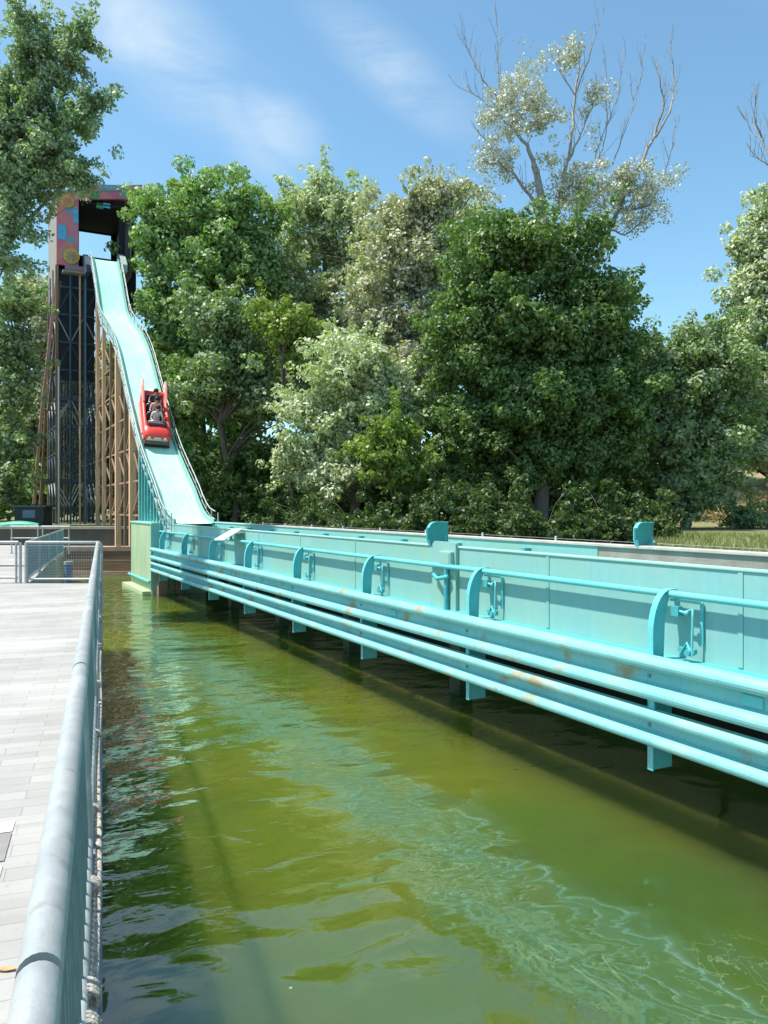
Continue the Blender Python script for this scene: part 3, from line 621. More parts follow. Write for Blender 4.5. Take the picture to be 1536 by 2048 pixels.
# smooth the measured profile a little
for _ in range(0): ctl = [ctl[0]] + [tuple((ctl[i - 1][j] + 2 * ctl[i][j] + ctl[i + 1][j]) / 4 for j in range(2)) for i in range(1, len(ctl) - 1)] + [ctl[-1]]
sp = cr(ctl); sp = [sp[0]] + sp[1:]
def slide_z(s):
    for (a, za), (c, zc) in zip(sp[:-1], sp[1:]):
        if (a - s) * (c - s) <= 0: return za + (zc - za) * (s - a) / ((c - a) or 1e-6), (zc - za) / ((c - a) or 1e-6)
    return sp[0][1], 0
sl_t = thing('water_slide', 'steep pale mint water slide dropping from the painted tower into the flume', 'water slide', F(PC, sp[-1][0], GZ), ROTF)
def loc_sl(p, s, z): return (p - PC, s - sp[-1][0], z - GZ)
b = MB(); sect = [(PL, 0.0), (PL + 0.1, -0.02), (PC, -0.03), (PR_ - 0.1, -0.02), (PR_, 0.0), (PR_, -0.16), (PL, -0.16)]
n = len(sect); vs = [loc_sl(p, s, z + dz) for s, z in sp for p, dz in sect]
b.add(vs, [(i * n + k, i * n + (k + 1) % n, (i + 1) * n + (k + 1) % n, (i + 1) * n + k) for i in range(len(sp) - 1) for k in range(n)], True)
b.build('chute_floor', M['chute'], sl_t)
for nm, pa, pb_ in (('side_wall', PL - 0.05, PL - 0.005), ('side_wall', PR_ + 0.005, PR_ + 0.05)):
    b = MB(); sect = [(pa, -0.3), (pb_, -0.3), (pb_, 0.13), (pa, 0.13)]; n = 4
    vs = [loc_sl(p, s, z + dz) for s, z in sp for p, dz in sect]
    b.add(vs, [(i * n + k, i * n + (k + 1) % n, (i + 1) * n + (k + 1) % n, (i + 1) * n + k) for i in range(len(sp) - 1) for k in range(n)])
    b.build(nm, M['teal_wall'], sl_t)
M['rail_grey'] = mat('rail_grey', (0.42, 0.48, 0.46), 0.5, 0.2)
for p in (PL - 0.15, PR_ + 0.15):
    b = MB(); b.tube([loc_sl(p, s, z + 0.34) for s, z in sp[::3]], 0.02, 6)
    b.tube([loc_sl(p, s, z + 0.08) for s, z in sp[::3]], 0.013, 6)
    for s, z in sp[::4]: b.bar(loc_sl(p, s, z - 0.35), loc_sl(p, s, z + 0.34), 0.035, 0.035); b.bar(loc_sl(p, s, z - 0.3), loc_sl(PL if p < PC else PR_, s, z - 0.3), 0.05, 0.05)
    b.build('hand_rail', M['rail_grey'], sl_t)
    b = MB(); pa, pb2 = (p, PL - 0.075) if p < PC else (PR_ + 0.075, p); sect = [(pa, -0.34), (pb2, -0.34), (pb2, -0.31), (pa, -0.31)]
    vs = [loc_sl(q, s, z + dz) for s, z in sp for q, dz in sect]; n = 4
    b.add(vs, [(i * n + k, i * n + (k + 1) % n, (i + 1) * n + (k + 1) % n, (i + 1) * n + k) for i in range(len(sp) - 1) for k in range(n)]); b.build('maintenance_walk', M['galv'], sl_t)
# turquoise skirt ribs near the foot
for i in range(9):
    s = sp[-1][0] + 1.2 + i * 0.55; z, _ = slide_z(s)
    b = MB(); b.bar(loc_sl(PL - 0.12, s, 0.9), loc_sl(PL - 0.12, s, z - 0.1), 0.07, 0.10); b.build('rib', M['teal_deep'], sl_t)
# support columns
def col_at(px, p, m, w, base, name='support_column', top_extra=0.0):
    d_ = 1600 * (p / .8881) / (px + 60); s = s_of(d_, p); z, _ = slide_z(s)
    b = MB(); b.bar(loc_sl(p, s, base), loc_sl(p, s, z - 0.35 + top_extra), w, w); b.build(name, m, sl_t)
    return s, z
tops = []
for px, w in ((196, 0.20), (208, 0.18), (222, 0.12), (236, 0.24), (251, 0.12), (265, 0.26), (280, 0.12)):
    base = -0.3 if px == 236 else (GZ if px < 245 else 0.0)
    s, z = col_at(px, PL + 0.02, M['wood_tan'] if w > 0.15 else M['wood_dark'], w, base)
    tops.append((s, z, base))
    b = MB(); b.bar(loc_sl(PR_ - 0.05, s, base), loc_sl(PR_ - 0.05, s, z - 0.35), w, w); b.build('support_column', M['wood_dark'], sl_t)
    b = MB(); b.bar(loc_sl(PL - 0.05, s, z - 0.42), loc_sl(PR_ + 0.05, s, z - 0.42), 0.14, 0.2); b.build('cap_beam', M['wood_dark'], sl_t); b = MB()
    zz = base + 1.2; flip = 1
    while zz < z - 1.8:
        a, c = (PL, PR_) if flip > 0 else (PR_, PL)
        b.bar(loc_sl(a, s - 0.05, zz), loc_sl(c, s - 0.05, zz + 1.5), 0.055, 0.05); b.bar(loc_sl(PL, s, zz), loc_sl(PR_, s, zz), 0.06, 0.1); zz += 1.6; flip = -flip
    b.build('cross_brace', M['wood_dark'], sl_t)
for (s, z, ba), (s2, z2, bb) in zip(tops[:-1], tops[1:]):
    b = MB(); zz = GZ + 0.6; fl = 1
    while zz < min(z, z2) - 1.5:
        b.bar(loc_sl(PL + 0.05, s if fl > 0 else s2, zz), loc_sl(PL + 0.05, s2 if fl > 0 else s, zz + 1.3), 0.05, 0.08)
        b.bar(loc_sl(PL + 0.05, s, zz), loc_sl(PL + 0.05, s2, zz), 0.05, 0.08); zz += 1.4; fl = -fl
    b.build('side_brace', M['wood_dark'], sl_t)

# ================================================================== TOWER
D0 = 44.6; X0 = (113 - CX) / FOC * D0
sT = X0 * U.x + D0 * U.y; pT = X0 * NV.x + D0 * NV.y
tw = thing('slide_tower', 'tall lattice tower with painted magenta portal at the slide top', 'tower', F(pT, sT, GZ), ROTF)
def onT(px, py, ds=0.0):
    """pixel ray hits the facade plane s = sT + ds -> local (x = p - pT, z)"""
    rx = (px - CX) / FOC; k = (sT + ds) / (rx * U.x + U.y); P = Vector((rx * k, k, CAMZ + (HY - py) / FOC * k))
    return P.x * NV.x + P.y * NV.y - pT, P.z - GZ
xl, zt = onT(113, 386); xc, _ = onT(157, 386); zb = onT(130, 530)[1]
xr, zr = onT(284, 370); xo, _ = onT(240, 400); zo = onT(160, 399)[1]; zor = onT(245, 399)[1]
DEP = 5.2
# left column panel of the facade
b = MB(); b.prism([(xl, zb), (xc, zb), (xc, zo), (xl, zt - 1.2)], 0, 0.18, axis='y'); b.build('painted_column_panel', M['facade'], tw)
b = MB(); top = [(xl, zt - 1.2), (xc, zo)]
z_a = onT(175, 384)[1]; xa, z_b = onT(176, 369); xb, z_c = onT(255, 371)
b.prism([(xl, zt - 1.2), (xc, zo), (xo, zor), (xr, onT(284, 402)[1]), (xr, zr), (xb, z_c), (xa, z_b), (xa - 0.02, z_a), (xl, zt)], -0.05, 0.16, axis='y'); b.build('painted_top_beam', M['facade'], tw)
xrr = onT(252, 450)[0]; zb2 = onT(252, 560)[1]
b = MB(); b.box(xo, xrr, 0.3, 0.5, zb2, zor); b.build('shaded_column_panel', M['interior'], tw)  # shade on this column painted as near-black colour
def disc(px, py, r, m=M['yellow']):
    x, z = onT(px, py, -0.1)
    b = MB(); n = 20
    for rr, y0 in ((r, -0.10), (r * 0.72, -0.12), (r * 0.35, -0.14)):
        pl = [(x + rr * math.cos(2 * math.pi * k / n), z + rr * math.sin(2 * math.pi * k / n)) for k in range(n)]
        b.prism(pl, y0, y0 + 0.05, axis='y')
    e = b.build('round_emblem', m, tw)
    k = MB()
    for a in range(8):
        aa = a * math.pi / 4 + 0.2; k.bar((x, -0.145, z), (x + r * 0.7 * math.cos(aa), -0.145, z + r * 0.7 * math.sin(aa)), 0.04, 0.05)
    k.build('emblem_rays', M['facade'], e)
disc(143, 512, 0.44); disc(135, 402, 0.36); disc(265, 388, 0.36, mat('yellow_bright', (0.80, 0.48, 0.08), 0.6))
for (xa_, ya_, xb_, yb_, m) in ((146, 418, 157, 446, 'blue_patch'), (116, 448, 133, 480, 'blue_patch'), (178, 381, 198, 399, 'green_patch'), (208, 371, 240, 383, 'blue_patch'), (194, 402, 208, 415, 'green_patch'), (208, 402, 222, 414, 'blue_patch')):
    a0, z0 = onT(xa_, ya_, -0.06); a1, z1 = onT(xb_, yb_, -0.06)
    b = MB(); ysh = -0.09 if ya_ < 400 else (-0.03 if ya_ > 415 else 0.2); b.box(a0, a1, ysh, ysh + 0.03, z1, z0); b.build('painted_patch', M[m], tw)
# ledge
a0, z0 = onT(126, 534, -0.6); a1, z1 = onT(172, 548, -0.6)
b = MB(); b.box(a0, a1, -0.6, 0.0, z1, z0 - 0.12); b.build('ledge', M['board_grey'], tw)
b = MB(); b.box(a0 + 0.1, a1, -0.62, -0.601, z0 - 0.10, z0 + 0.15); b.build('ledge_rail', mat('mauve', (0.30, 0.18, 0.20), 0.7), tw)
# side wall boards
b = MB(); b.add([(xl, 0.19, zb - 1.2), (xl, DEP, zb - 1.4), (xl, DEP, zt - 0.1), (xl, 0.19, zt - 0.1), (xl + 0.1, 0.19, zb - 1.2), (xl + 0.1, DEP, zb - 1.4), (xl + 0.1, DEP, zt - 0.1), (xl + 0.1, 0.19, zt - 0.1)],
      [(0, 1, 2, 3), (7, 6, 5, 4), (0, 4, 5, 1), (1, 5, 6, 2), (2, 6, 7, 3), (3, 7, 4, 0)]); b.build('side_wall', M['board_grey'], tw)
b = MB(); b.box(xrr + 0.3, xrr + 0.4, 0.5, DEP, zb, zor + 0.3); b.build('side_wall', M['board_grey'], tw)
b = MB(); b.add([(xl - 0.15, -0.1, zt - 0.05), (xr, -0.1, zr - 0.35), (xr, DEP + 0.2, zr - 0.35), (xl - 0.15, DEP + 0.2, zt - 0.05), (xl - 0.15, -0.1, zt + 0.08), (xr, -0.1, zr - 0.22), (xr, DEP + 0.2, zr - 0.22), (xl - 0.15, DEP + 0.2, zt + 0.08)],
      [(3, 2, 1, 0), (4, 5, 6, 7), (0, 1, 5, 4), (1, 2, 6, 5), (2, 3, 7, 6), (3, 0, 4, 7)]); b.build('roof', M['board_grey'], tw)
# back wall with the sky opening
ox0, oz0 = onT(158, 463, DEP); ox1, oz1 = onT(222, 519, DEP); zf = oz1
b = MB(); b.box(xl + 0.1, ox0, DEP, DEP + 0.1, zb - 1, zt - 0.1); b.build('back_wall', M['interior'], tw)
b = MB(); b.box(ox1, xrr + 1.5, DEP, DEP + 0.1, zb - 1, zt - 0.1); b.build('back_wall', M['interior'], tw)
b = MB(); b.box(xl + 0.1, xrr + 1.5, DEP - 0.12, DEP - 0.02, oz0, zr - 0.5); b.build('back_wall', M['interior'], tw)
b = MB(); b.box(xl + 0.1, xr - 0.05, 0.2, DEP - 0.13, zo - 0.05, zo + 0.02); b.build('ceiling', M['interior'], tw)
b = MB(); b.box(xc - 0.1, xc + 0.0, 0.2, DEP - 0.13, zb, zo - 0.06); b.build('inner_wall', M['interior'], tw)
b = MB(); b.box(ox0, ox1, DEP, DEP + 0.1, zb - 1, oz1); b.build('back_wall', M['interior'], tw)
# loading trough: curved guards at the slide head
hz = onT(205, 525)[1]
b = MB(); b.box(xc + 0.3, xo + 0.5, -0.4, DEP - 0.05, hz - 0.3, hz - 0.12); b.build('deck', M['lat_blue'], tw)
for px in (172, 243):
    x, z = onT(px, 520); b = MB(); poly = [(-1.6, z - 1.1), (0.6, z - 1.1), (0.6, z + 0.25), (-0.2, z + 0.25), (-1.0, z - 0.1), (-1.6, z - 0.7)]
    b.prism(poly, x - 0.18, x + 0.06, axis='x'); b.build('curved_guard', M['lat_blue'] if px < 200 else M['rail_grey'], tw)
# lattice
H = zb
xs = [xl + 0.02, xl + 0.75, xl + 1.45, xl + 2.15]
ys = [0.05, 1.8, 3.6, 5.2]
for i, x in enumerate(xs):
    for j, y in enumerate(ys):
        b = MB(); m = M['lat_blue'] if (i + j) % 3 else M['wood_dark']; w = 0.16 if i in (0, 3) else 0.09
        b.bar((x, y, -0.0), (x, y, H + (0.1 if j else -0.05)), w, w); b.build('lattice_column', m, tw)
lv = [0.9 + 1.55 * k for k in range(10)]
for k, z in enumerate(lv):
    if z > H - 0.2: break
    b = MB(); hgt = 0.18 if k in (1, 4) else 0.08
    for y in ys: b.bar((xs[0] - (0.5 if k == 1 else 0), y, z), (xs[-1] + 0.1, y, z), 0.07, hgt)
    for x in xs: b.bar((x, ys[0], z), (x, ys[-1], z), 0.06, 0.08)
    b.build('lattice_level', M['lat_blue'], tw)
    b = MB()
    if z + 1.5 < H:
        for y in ys[:3]:
            for i in range(3):
                a, c = (xs[i], xs[i + 1]) if (i + k) % 2 else (xs[i + 1], xs[i]); b.bar((a, y + 0.05, z), (c, y + 0.05, z + 1.5), 0.045, 0.045)
        for j in range(3):
            for x in (xs[0], xs[3]): b.bar((x, ys[j], z), (x, ys[j + 1], z + 1.5), 0.045, 0.045)
        b.build('lattice_brace', M['lat_blue'] if k % 3 else M['rail_grey'], tw)
# cladding behind the upper lattice
b = MB(); b.box(xs[0] + 0.1, xs[-1] - 0.1, 0.5, 0.56, H * 0.56, H - 0.1); b.build('dark_cladding', mat('cladding', (0.022, 0.036, 0.055), 0.6, var=0.4, scale=2), tw)
# vertical pale service pipes and slanted strut on the outside
for px, m in ((118, 'rail_grey'), (141, 'lat_blue'), (160, 'wood_tan'), (171, 'bluegrey')):
    x, _ = onT(px, 800, -0.2); b = MB(); b.tube([(x, -0.2, 0), (x, -0.2, H * (0.62 if px == 118 else 0.97))], 0.055, 8); b.build('service_pipe', M[m], tw)
for (pa, ya, pb2, yb, m) in ((113, 560, 84, 820, 'strut_orange'), (84, 820, 68, 1008, 'strut_orange')):
    a = onT(pa, ya, 0.3); c = onT(pb2, yb, 0.3); b = MB(); b.bar((a[0], 0.3, a[1]), (c[0], 0.3, c[1]), 0.16, 0.2); b.build('slanted_strut', M[m], tw)
    a2 = (a[0] + 0.22, a[1]); c2 = (c[0] + 0.35, c[1]); b = MB(); b.bar((a2[0], 0.5, a2[1]), (c2[0], 0.5, c2[1]), 0.12, 0.2); b.build('slanted_strut', M['wood_dark'], tw)
# braces from strut to lattice
for y_ in (640, 730, 820, 900, 960):
    pxl = 113 - (y_ - 560) * 29 / 260 if y_ < 820 else 84 - (y_ - 820) * 16 / 188
    a = onT(pxl, y_, 0.3); b = MB(); b.bar((a[0], 0.3, a[1]), (xs[0], 0.3, a[1]), 0.06, 0.08); b.build('strut_tie', M['wood_dark'], tw)

# ================================================================== BOAT AND RIDERS
yb_, sB2 = 33.7, None
sBt = s_of(32.35, PC); zB, slope = slide_z(sBt)
# average slope under the boat
za, _ = slide_z(sBt + 1.1); zc, _ = slide_z(sBt - 1.1); th = math.atan2(za - zc, 2.2)
fwd = (-U * math.cos(th) - Vector((0, 0, math.sin(th)))).normalized(); right = fwd.cross(Vector((0, 0, 1))).normalized(); upv = right.cross(fwd).normalized()
BM = Matrix(((right.x, fwd.x, upv.x, 0), (right.y, fwd.y, upv.y, 0), (right.z, fwd.z, upv.z, 0), (0, 0, 0, 1)))
org = F(PC, sBt, (za + zc) / 2) + upv * 0.06
BM = Matrix.Translation(org) @ BM @ Matrix.Rotation(R(-5.0), 4, 'Z') @ Matrix.Diagonal((0.92, 0.88, 0.96, 1))
boat = thing('flume_boat', 'red boat with raised tail fins sliding down the mint chute with riders', 'boat')
boat.matrix_world = BM
def loft(sections, closed=True):
    b = MB(); n = len(sections[0][1]); vs = [(x, y, z) for y, pr in sections for x, z in pr]
    b.add(vs, [(i * n + k, i * n + (k + 1) % n, (i + 1) * n + (k + 1) % n, (i + 1) * n + k) for i in range(len(sections) - 1) for k in range(n)], True)
    b.add(vs[:n], [tuple(range(n))]); b.add(vs[-n:], [tuple(range(n))]); return b
def hull_sec(w, zb0, zt0, cock, crown=0.05):
    h = zt0 - zb0
    half = [(0, zb0), (w * 0.7, zb0), (w * 0.93, zb0 + 0.15 * h), (w, zb0 + 0.5 * h), (w * 0.97, zb0 + 0.88 * h), (w * 0.88, zt0)]
    if cock: half += [(w * 0.72, zt0 - 0.01), (w * 0.66, zb0 + 0.12), (0, zb0 + 0.1)]
    else: half += [(w * 0.6, zt0 + crown * 0.6), (w * 0.3, zt0 + crown), (0, zt0 + crown * 1.1)]
    return half + [(-x, z) for x, z in half[1:-1]][::-1]
secs = [(-1.75, hull_sec(0.50, 0.10, 0.62, False, 0.02)), (-1.62, hull_sec(0.55, 0.04, 0.70, False, 0.03)), (-1.45, hull_sec(0.57, 0, 0.72, False, 0.02)), (-1.40, hull_sec(0.57, 0, 0.72, True)), (-0.6, hull_sec(0.58, 0, 0.66, True)),
        (0.3, hull_sec(0.58, 0, 0.60, True)), (1.02, hull_sec(0.58, 0.0, 0.58, True)), (1.08, hull_sec(0.58, 0.0, 0.58, False, 0.04)), (1.3, hull_sec(0.58, 0.02, 0.56, False, 0.04)), (1.52, hull_sec(0.57, 0.05, 0.50, False, 0.03)), (1.60, hull_sec(0.54, 0.09, 0.45, False, 0.02))]
loft(secs).build('hull', M['red'], boat)
for sx in (-1, 1):
    b = MB(); pl = [(-1.85, 0.55), (-1.2, 0.62), (-0.7, 0.70), (-1.5, 0.98), (-1.95, 1.08)]; b.prism(pl, sx * 0.49 - 0.05, sx * 0.49 + 0.05, axis='x'); b.build('tail_fin', M['red_pale'], boat, 0.015)
    b = MB(); b.sphere((sx * 0.33, 1.57, 0.33), 0.085, sc=(1, 0.6, 1)); b.build('headlight', M['glass'], boat)
    b = MB(); b.box(sx * 0.60 - 0.035, sx * 0.60 + 0.035, -1.3, 1.2, 0.20, 0.30); b.build('side_bumper', M['red_pale'], boat, 0.01)
b = MB(); b.box(-0.44, 0.44, 1.50, 1.615, 0.20, 0.30); b.box(-0.16, 0.14, 1.60, 1.64, 0.22, 0.40); b.build('grille', M['chrome'], boat, 0.01)
b = MB(); b.prism([(1.45, -0.02), (1.66, 0.04), (1.68, 0.19), (1.5, 0.19)], -0.52, 0.52, axis='x'); b.build('front_bumper', M['brown_grille'], boat, 0.015)
b = MB(); b.prism([(1.2, -0.05), (1.72, -0.02), (1.74, 0.035), (1.2, 0.0)], -0.54, 0.54, axis='x'); b.build('underside', M['black'], boat)  # black slab stands for the shadow under the bow
b = MB(); b.prism([(0.90, 0.45), (1.07, 0.60), (1.05, 0.72), (0.86, 0.72)], -0.40, 0.40, axis='x'); b.build('padded_dash', mat('dash', (0.09, 0.06, 0.08), 0.7), boat, 0.02)
for y in (-0.9, -0.22, 0.46):
    b = MB(); b.box(-0.36, 0.36, y - 0.22, y + 0.2, 0.12, 0.30); b.prism([(y - 0.30, 0.12), (y - 0.2, 0.12), (y - 0.25, 0.78), (y - 0.33, 0.78)], -0.3, 0.3, axis='x'); b.build('seat', M['black'], boat, 0.01)
    b = MB(); b.tube([(-0.38, y + 0.42, 0.6), (-0.36, y + 0.42, 0.72), (0.36, y + 0.42, 0.72), (0.38, y + 0.42, 0.6)], 0.018, 8); b.build('grab_bar', M['chrome'], boat)

def person(y0, shirt, label, arms='bar', lean=0.0, hair_len=0.0):
    """seated figure in boat space, one skinned body"""
    V = []; Ed = []; Rr = []; root_i = 0
    def v(p, r, par=None):
        V.append(Vector(p)); Rr.append(r)
        if par is not None: Ed.append((par, len(V) - 1))
        return len(V) - 1
    zb = 0.40
    pel = v((0, 0, zb), 0.14); wai = v((0, -0.03 + lean * .3, zb + .18), 0.125, pel); che = v((0, -0.04 + lean * .7, zb + .36), 0.14, wai)
    ubk = v((0, -0.04 + lean, zb + .48), 0.10, che); nek = v((0, -0.02 + lean, zb + .57), 0.052, ubk)
    jaw = v((0, 0.01 + lean, zb + .635), 0.066, nek); hd = v((0, -0.005 + lean, zb + .71), 0.092, jaw); crn = v((0, -0.015 + lean, zb + .785), 0.07, hd)
    hands = []
    for sx in (-1, 1):
        hip = v((sx * .10, 0.04, zb - .01), 0.095, pel); kn = v((sx * .15, 0.36, zb + .12), 0.060, hip); an = v((sx * .14, 0.50, zb - .22), 0.042, kn); toe = v((sx * .15, 0.62, zb - .25), 0.035, an)
        sh = v((sx * .18, -0.03 + lean, zb + .47), 0.058, ubk)
        if arms == 'bar': el = (sx * .25, 0.16 + lean, zb + .27); wr = (sx * .19, 0.37, zb + .33); fd = Vector((0, 0.8, -0.6))
        else: el = (sx * .30, 0.02 + lean, zb + .66); wr = (sx * .25, 0.08 + lean, zb + .90); fd = Vector((0, 0.15, 1))
        el = v(el, 0.042, sh); wri = v(wr, 0.028, el); fd.normalize()
        side = Vector((1, 0, 0)); wp = V[wri]; palm = v(wp + fd * 0.06, 0.03, wri)
        for k, (off, ln) in enumerate(((-.027, .062), (-.009, .075), (.009, .070), (.026, .055))):
            base = wp + fd * 0.10 + side * off * 1.1
            a = v(base, 0.010, palm); cdir = (fd + Vector((0, 0, -0.5 if arms == 'bar' else 0.0)) + Vector((0, .3, 0))).normalized(); c = v(base + fd * ln * .5, 0.009, a); v(base + fd * ln * .5 + cdir * ln * .5, 0.008, c)
        tb = v(wp + fd * 0.045 - side * sx * 0.035, 0.011, palm); v(V[tb] + fd * 0.03 - side * sx * 0.015, 0.009, tb)
    me = bpy.data.meshes.new('person'); me.from_pydata([tuple(x + Vector((0, y0, 0))) for x in V], Ed, [])
    o = bpy.data.objects.new('person', me); COL.objects.link(o)
    sk = o.modifiers.new('skin', 'SKIN'); sk.use_smooth_shade = True
    for i, r in enumerate(Rr): me.skin_vertices[0].data[i].radius = (r, r * (0.72 if i in (wai, che, ubk) else 1)); me.skin_vertices[0].data[i].use_root = (i == 0)
    sb = o.modifiers.new('sub', 'SUBSURF'); sb.levels = 1; sb.render_levels = 1
    dg = bpy.context.evaluated_depsgraph_get(); nm = bpy.data.meshes.new_from_object(o.evaluated_get(dg)); o.modifiers.clear(); o.data = nm
    nm.materials.clear()
    for m in (M['skin'], shirt, M['trousers']): nm.materials.append(m)
    for f in nm.polygons:
        c = f.center; f.use_smooth = True
        if c.z < zb + 0.03: f.material_index = 2
        elif (c.z < zb + 0.53 and abs(c.x) < 0.235 and c.y - y0 < 0.14) : f.material_index = 1
        elif c.z < zb + 0.2 and c.y - y0 > 0.05 and abs(c.x) < 0.2: f.material_index = 2
        # nose bump
    for vv in nm.vertices:
        q = vv.co - Vector((0, y0 + lean, zb + .69))
        if abs(q.x) < 0.02 and q.y > 0.06 and abs(q.z) < 0.03: vv.co.y += 0.018
    o.matrix_world = BM
    tag(o, label, 'person')
    fy = y0 + lean + 0.082
    b = MB(); b.sphere((-0.032, fy, zb + .715), 0.012); b.sphere((0.032, fy, zb + .715), 0.012); e = b.build('eyes', M['eye'], o)
    b = MB(); b.sphere((0, fy + 0.004, zb + .71 - 0.03), 0.014, sc=(.8, 1, 1.3)); b.build('nose', M['skin'], o)
    b = MB(); b.sphere((0, fy - 0.012, zb + .645), 0.02, sc=(1.2, .5, .4)); b.build('mouth', M['lips'], o)
    b = MB(); b.sphere((0, y0 + lean - 0.028, zb + .755), 0.108, 14, 10, sc=(1, 1, 0.95)); 
    if hair_len: b.sphere((0, y0 + lean - 0.06, zb + .66), 0.10, 12, 8, sc=(1.1, 0.7, 1.0 + hair_len))
    b.build('hair', M['hair'], o)
    b = MB(); b.sphere((-0.092, y0 + lean - 0.0, zb + .70), 0.022, sc=(.5, .8, 1.2)); b.sphere((0.092, y0 + lean, zb + .70), 0.022, sc=(.5, .8, 1.2)); b.build('ears', M['skin'], o)
    return o
person(-0.9, M['shirt_dark'], 'dark haired rider in dark top at the back of the red boat', 'bar', 0.0, 0.6)
person(-0.22, M['shirt_pink'], 'rider in faded pink top in the middle of the red boat', 'bar', 0.02, 0.3)
person(0.46, M['shirt_white'], 'rider in pale top seated at the front of the red boat', 'bar', 0.03, 0.0)

# ================================================================== QUAY RAILINGS
QR = -0.093; RZ = 0.87
def rail_section(name, label, L_, loc, rz, pickets=True, lower=0.12, group='grey railing sections along the walkway', h=RZ, r=0.035, mesh=False, lowq=0.03):
    t = thing(name, label, 'railing', loc, rz, group)
    b = MB(); b.tube([(0, 0.012, h), (0, L_ - 0.012, h)], r, 20); b.build('top_rail', M['galv'], t)
    b = MB(); b.tube([(lowq, 0.03, lower), (lowq, L_ - 0.03, lower)], 0.024, 12); b.build('bottom_rail', M['galv'], t)
    for y in (0.06, L_ - 0.06):
        b = MB(); b.tube([(lowq, y, 0.0), (lowq, y, lower + 0.02), (0, y, h - 0.02)], 0.024, 12); b.box(lowq - 0.05, lowq + 0.03, y - 0.05, y + 0.05, 0.001, 0.013); b.build('post', M['galv'], t)
    if pickets:
        n = int(L_ / 0.115); b = MB()
        for k in range(1, n): y = 0.06 + (L_ - 0.12) * k / n; b.tube([(lowq, y, lower), (0, y, h)], 0.0085, 6, False)
        b.build('pickets', M['galv_dark'], t)
    return t
d_joint = [1.24 - 2.36, 1.24, 3.60]
t0 = t_of(d_joint[0] , QR); t1_ = t_of(1.24, QR); t2 = t_of(3.6, QR); tend = t_of(16.95, QR)
nse = 5; segs = [(t0, t1_), (t1_, t2)] + [(t2 + (tend - t2) * k / nse, t2 + (tend - t2) * (k + 1) / nse) for k in range(nse)]
labs = ['nearest grey tube railing section at the bottom left corner', 'grey tube railing section just beyond the nearest one', 'third grey railing section from the camera beside the water', 'fourth grey railing section from the camera along the quay', 'fifth grey railing section from the camera along the quay', 'sixth grey railing section from the camera, second last before the corner', 'last grey railing section before the corner panel of the quay']
for (a, c), lb in zip(segs, labs):
    rail_section('railing', lb, c - a, Q(QR, a), ROTQ)
# corner panel parallel to the picture
xa, xb_ = (52 - CX) / FOC * 17.0, (203 - CX) / FOC * 17.0
cp = thing('railing', 'wire mesh railing panel closing the quay at the far corner', 'railing', (xa, 17.0, 0), -math.pi / 2)
Lc = xb_ - xa
b = MB(); b.tube([(0, 0.0, RZ), (0, Lc - 0.05, RZ), (0, Lc, RZ - 0.05), (0, Lc, 0.06)], 0.03, 12); b.build('top_rail', M['galv'], cp)
b = MB(); b.tube([(0, 0, 0.09), (0, Lc, 0.09)], 0.024, 10); b.tube([(0, 0.04, 0.80), (0, Lc - 0.07, 0.80)], 0.012, 8); b.build('bottom_rail', M['galv'], cp)
b = MB()
for k in range(1, 30): b.tube([(0, Lc * k / 30, 0.1), (0, Lc * k / 30, 0.8)], 0.0025, 4, False)
for k in range(1, 12): b.tube([(0, 0, 0.1 + 0.7 * k / 12), (0, Lc - 0.06, 0.1 + 0.7 * k / 12)], 0.0025, 4, False)
b.build('wire_mesh', M['galv'], cp)
b = MB(); b.tube([(0, 0.0, 0), (0, 0.0, RZ)], 0.03, 12); b.tube([(0, -0.12, 0), (0, -0.12, RZ)], 0.03, 12); b.build('double_post', M['galv'], cp)
b = MB(); b.tube([(0, Lc - 0.12, 0.1), (0, Lc - 0.12, 0.8)], 0.014, 8); b.build('end_bar', M['light_cope'], cp)
# railing continuing left out of frame
lp = rail_section('railing', 'grey railing section running out of the left edge of the photo', 2.3, (xa - 0.15, 17.0, 0), math.pi / 2, h=0.87, r=0.03, lowq=0, pickets=False)
# inner railing going away from the double post
dirv = Vector(((125 - CX) / FOC * 27 - xa, 10.0, 0)); Ld = dirv.length / 4; rzd = math.atan2(-dirv.x, dirv.y)
for k, lb in enumerate(('picket railing section beginning at the double post, going away', 'second picket railing section beyond the double post', 'third picket railing section beyond the double post', 'farthest picket railing section before the dark wall')):
    p0 = Vector((xa, 17.05, 0)) + dirv * k / 4
    rail_section('railing', lb, Ld, p0, rzd, h=RZ, r=0.026, lowq=0, lower=0.1, group='picket railings beyond the double post')
# far cross railing in front of wall
for k, lb in enumerate(('distant low railing section by the dark wall, left one', 'distant low railing section by the dark wall, right one')):
    dd_ = 28.0; x = (20 + k * 62 - CX) / FOC * dd_
    rail_section('railing', lb, 62 / FOC * dd_ - 0.05, (x, dd_ , 0.0), -math.pi / 2, h=0.95, r=0.03, lowq=0, lower=0.55, pickets=False, group='distant low railings')

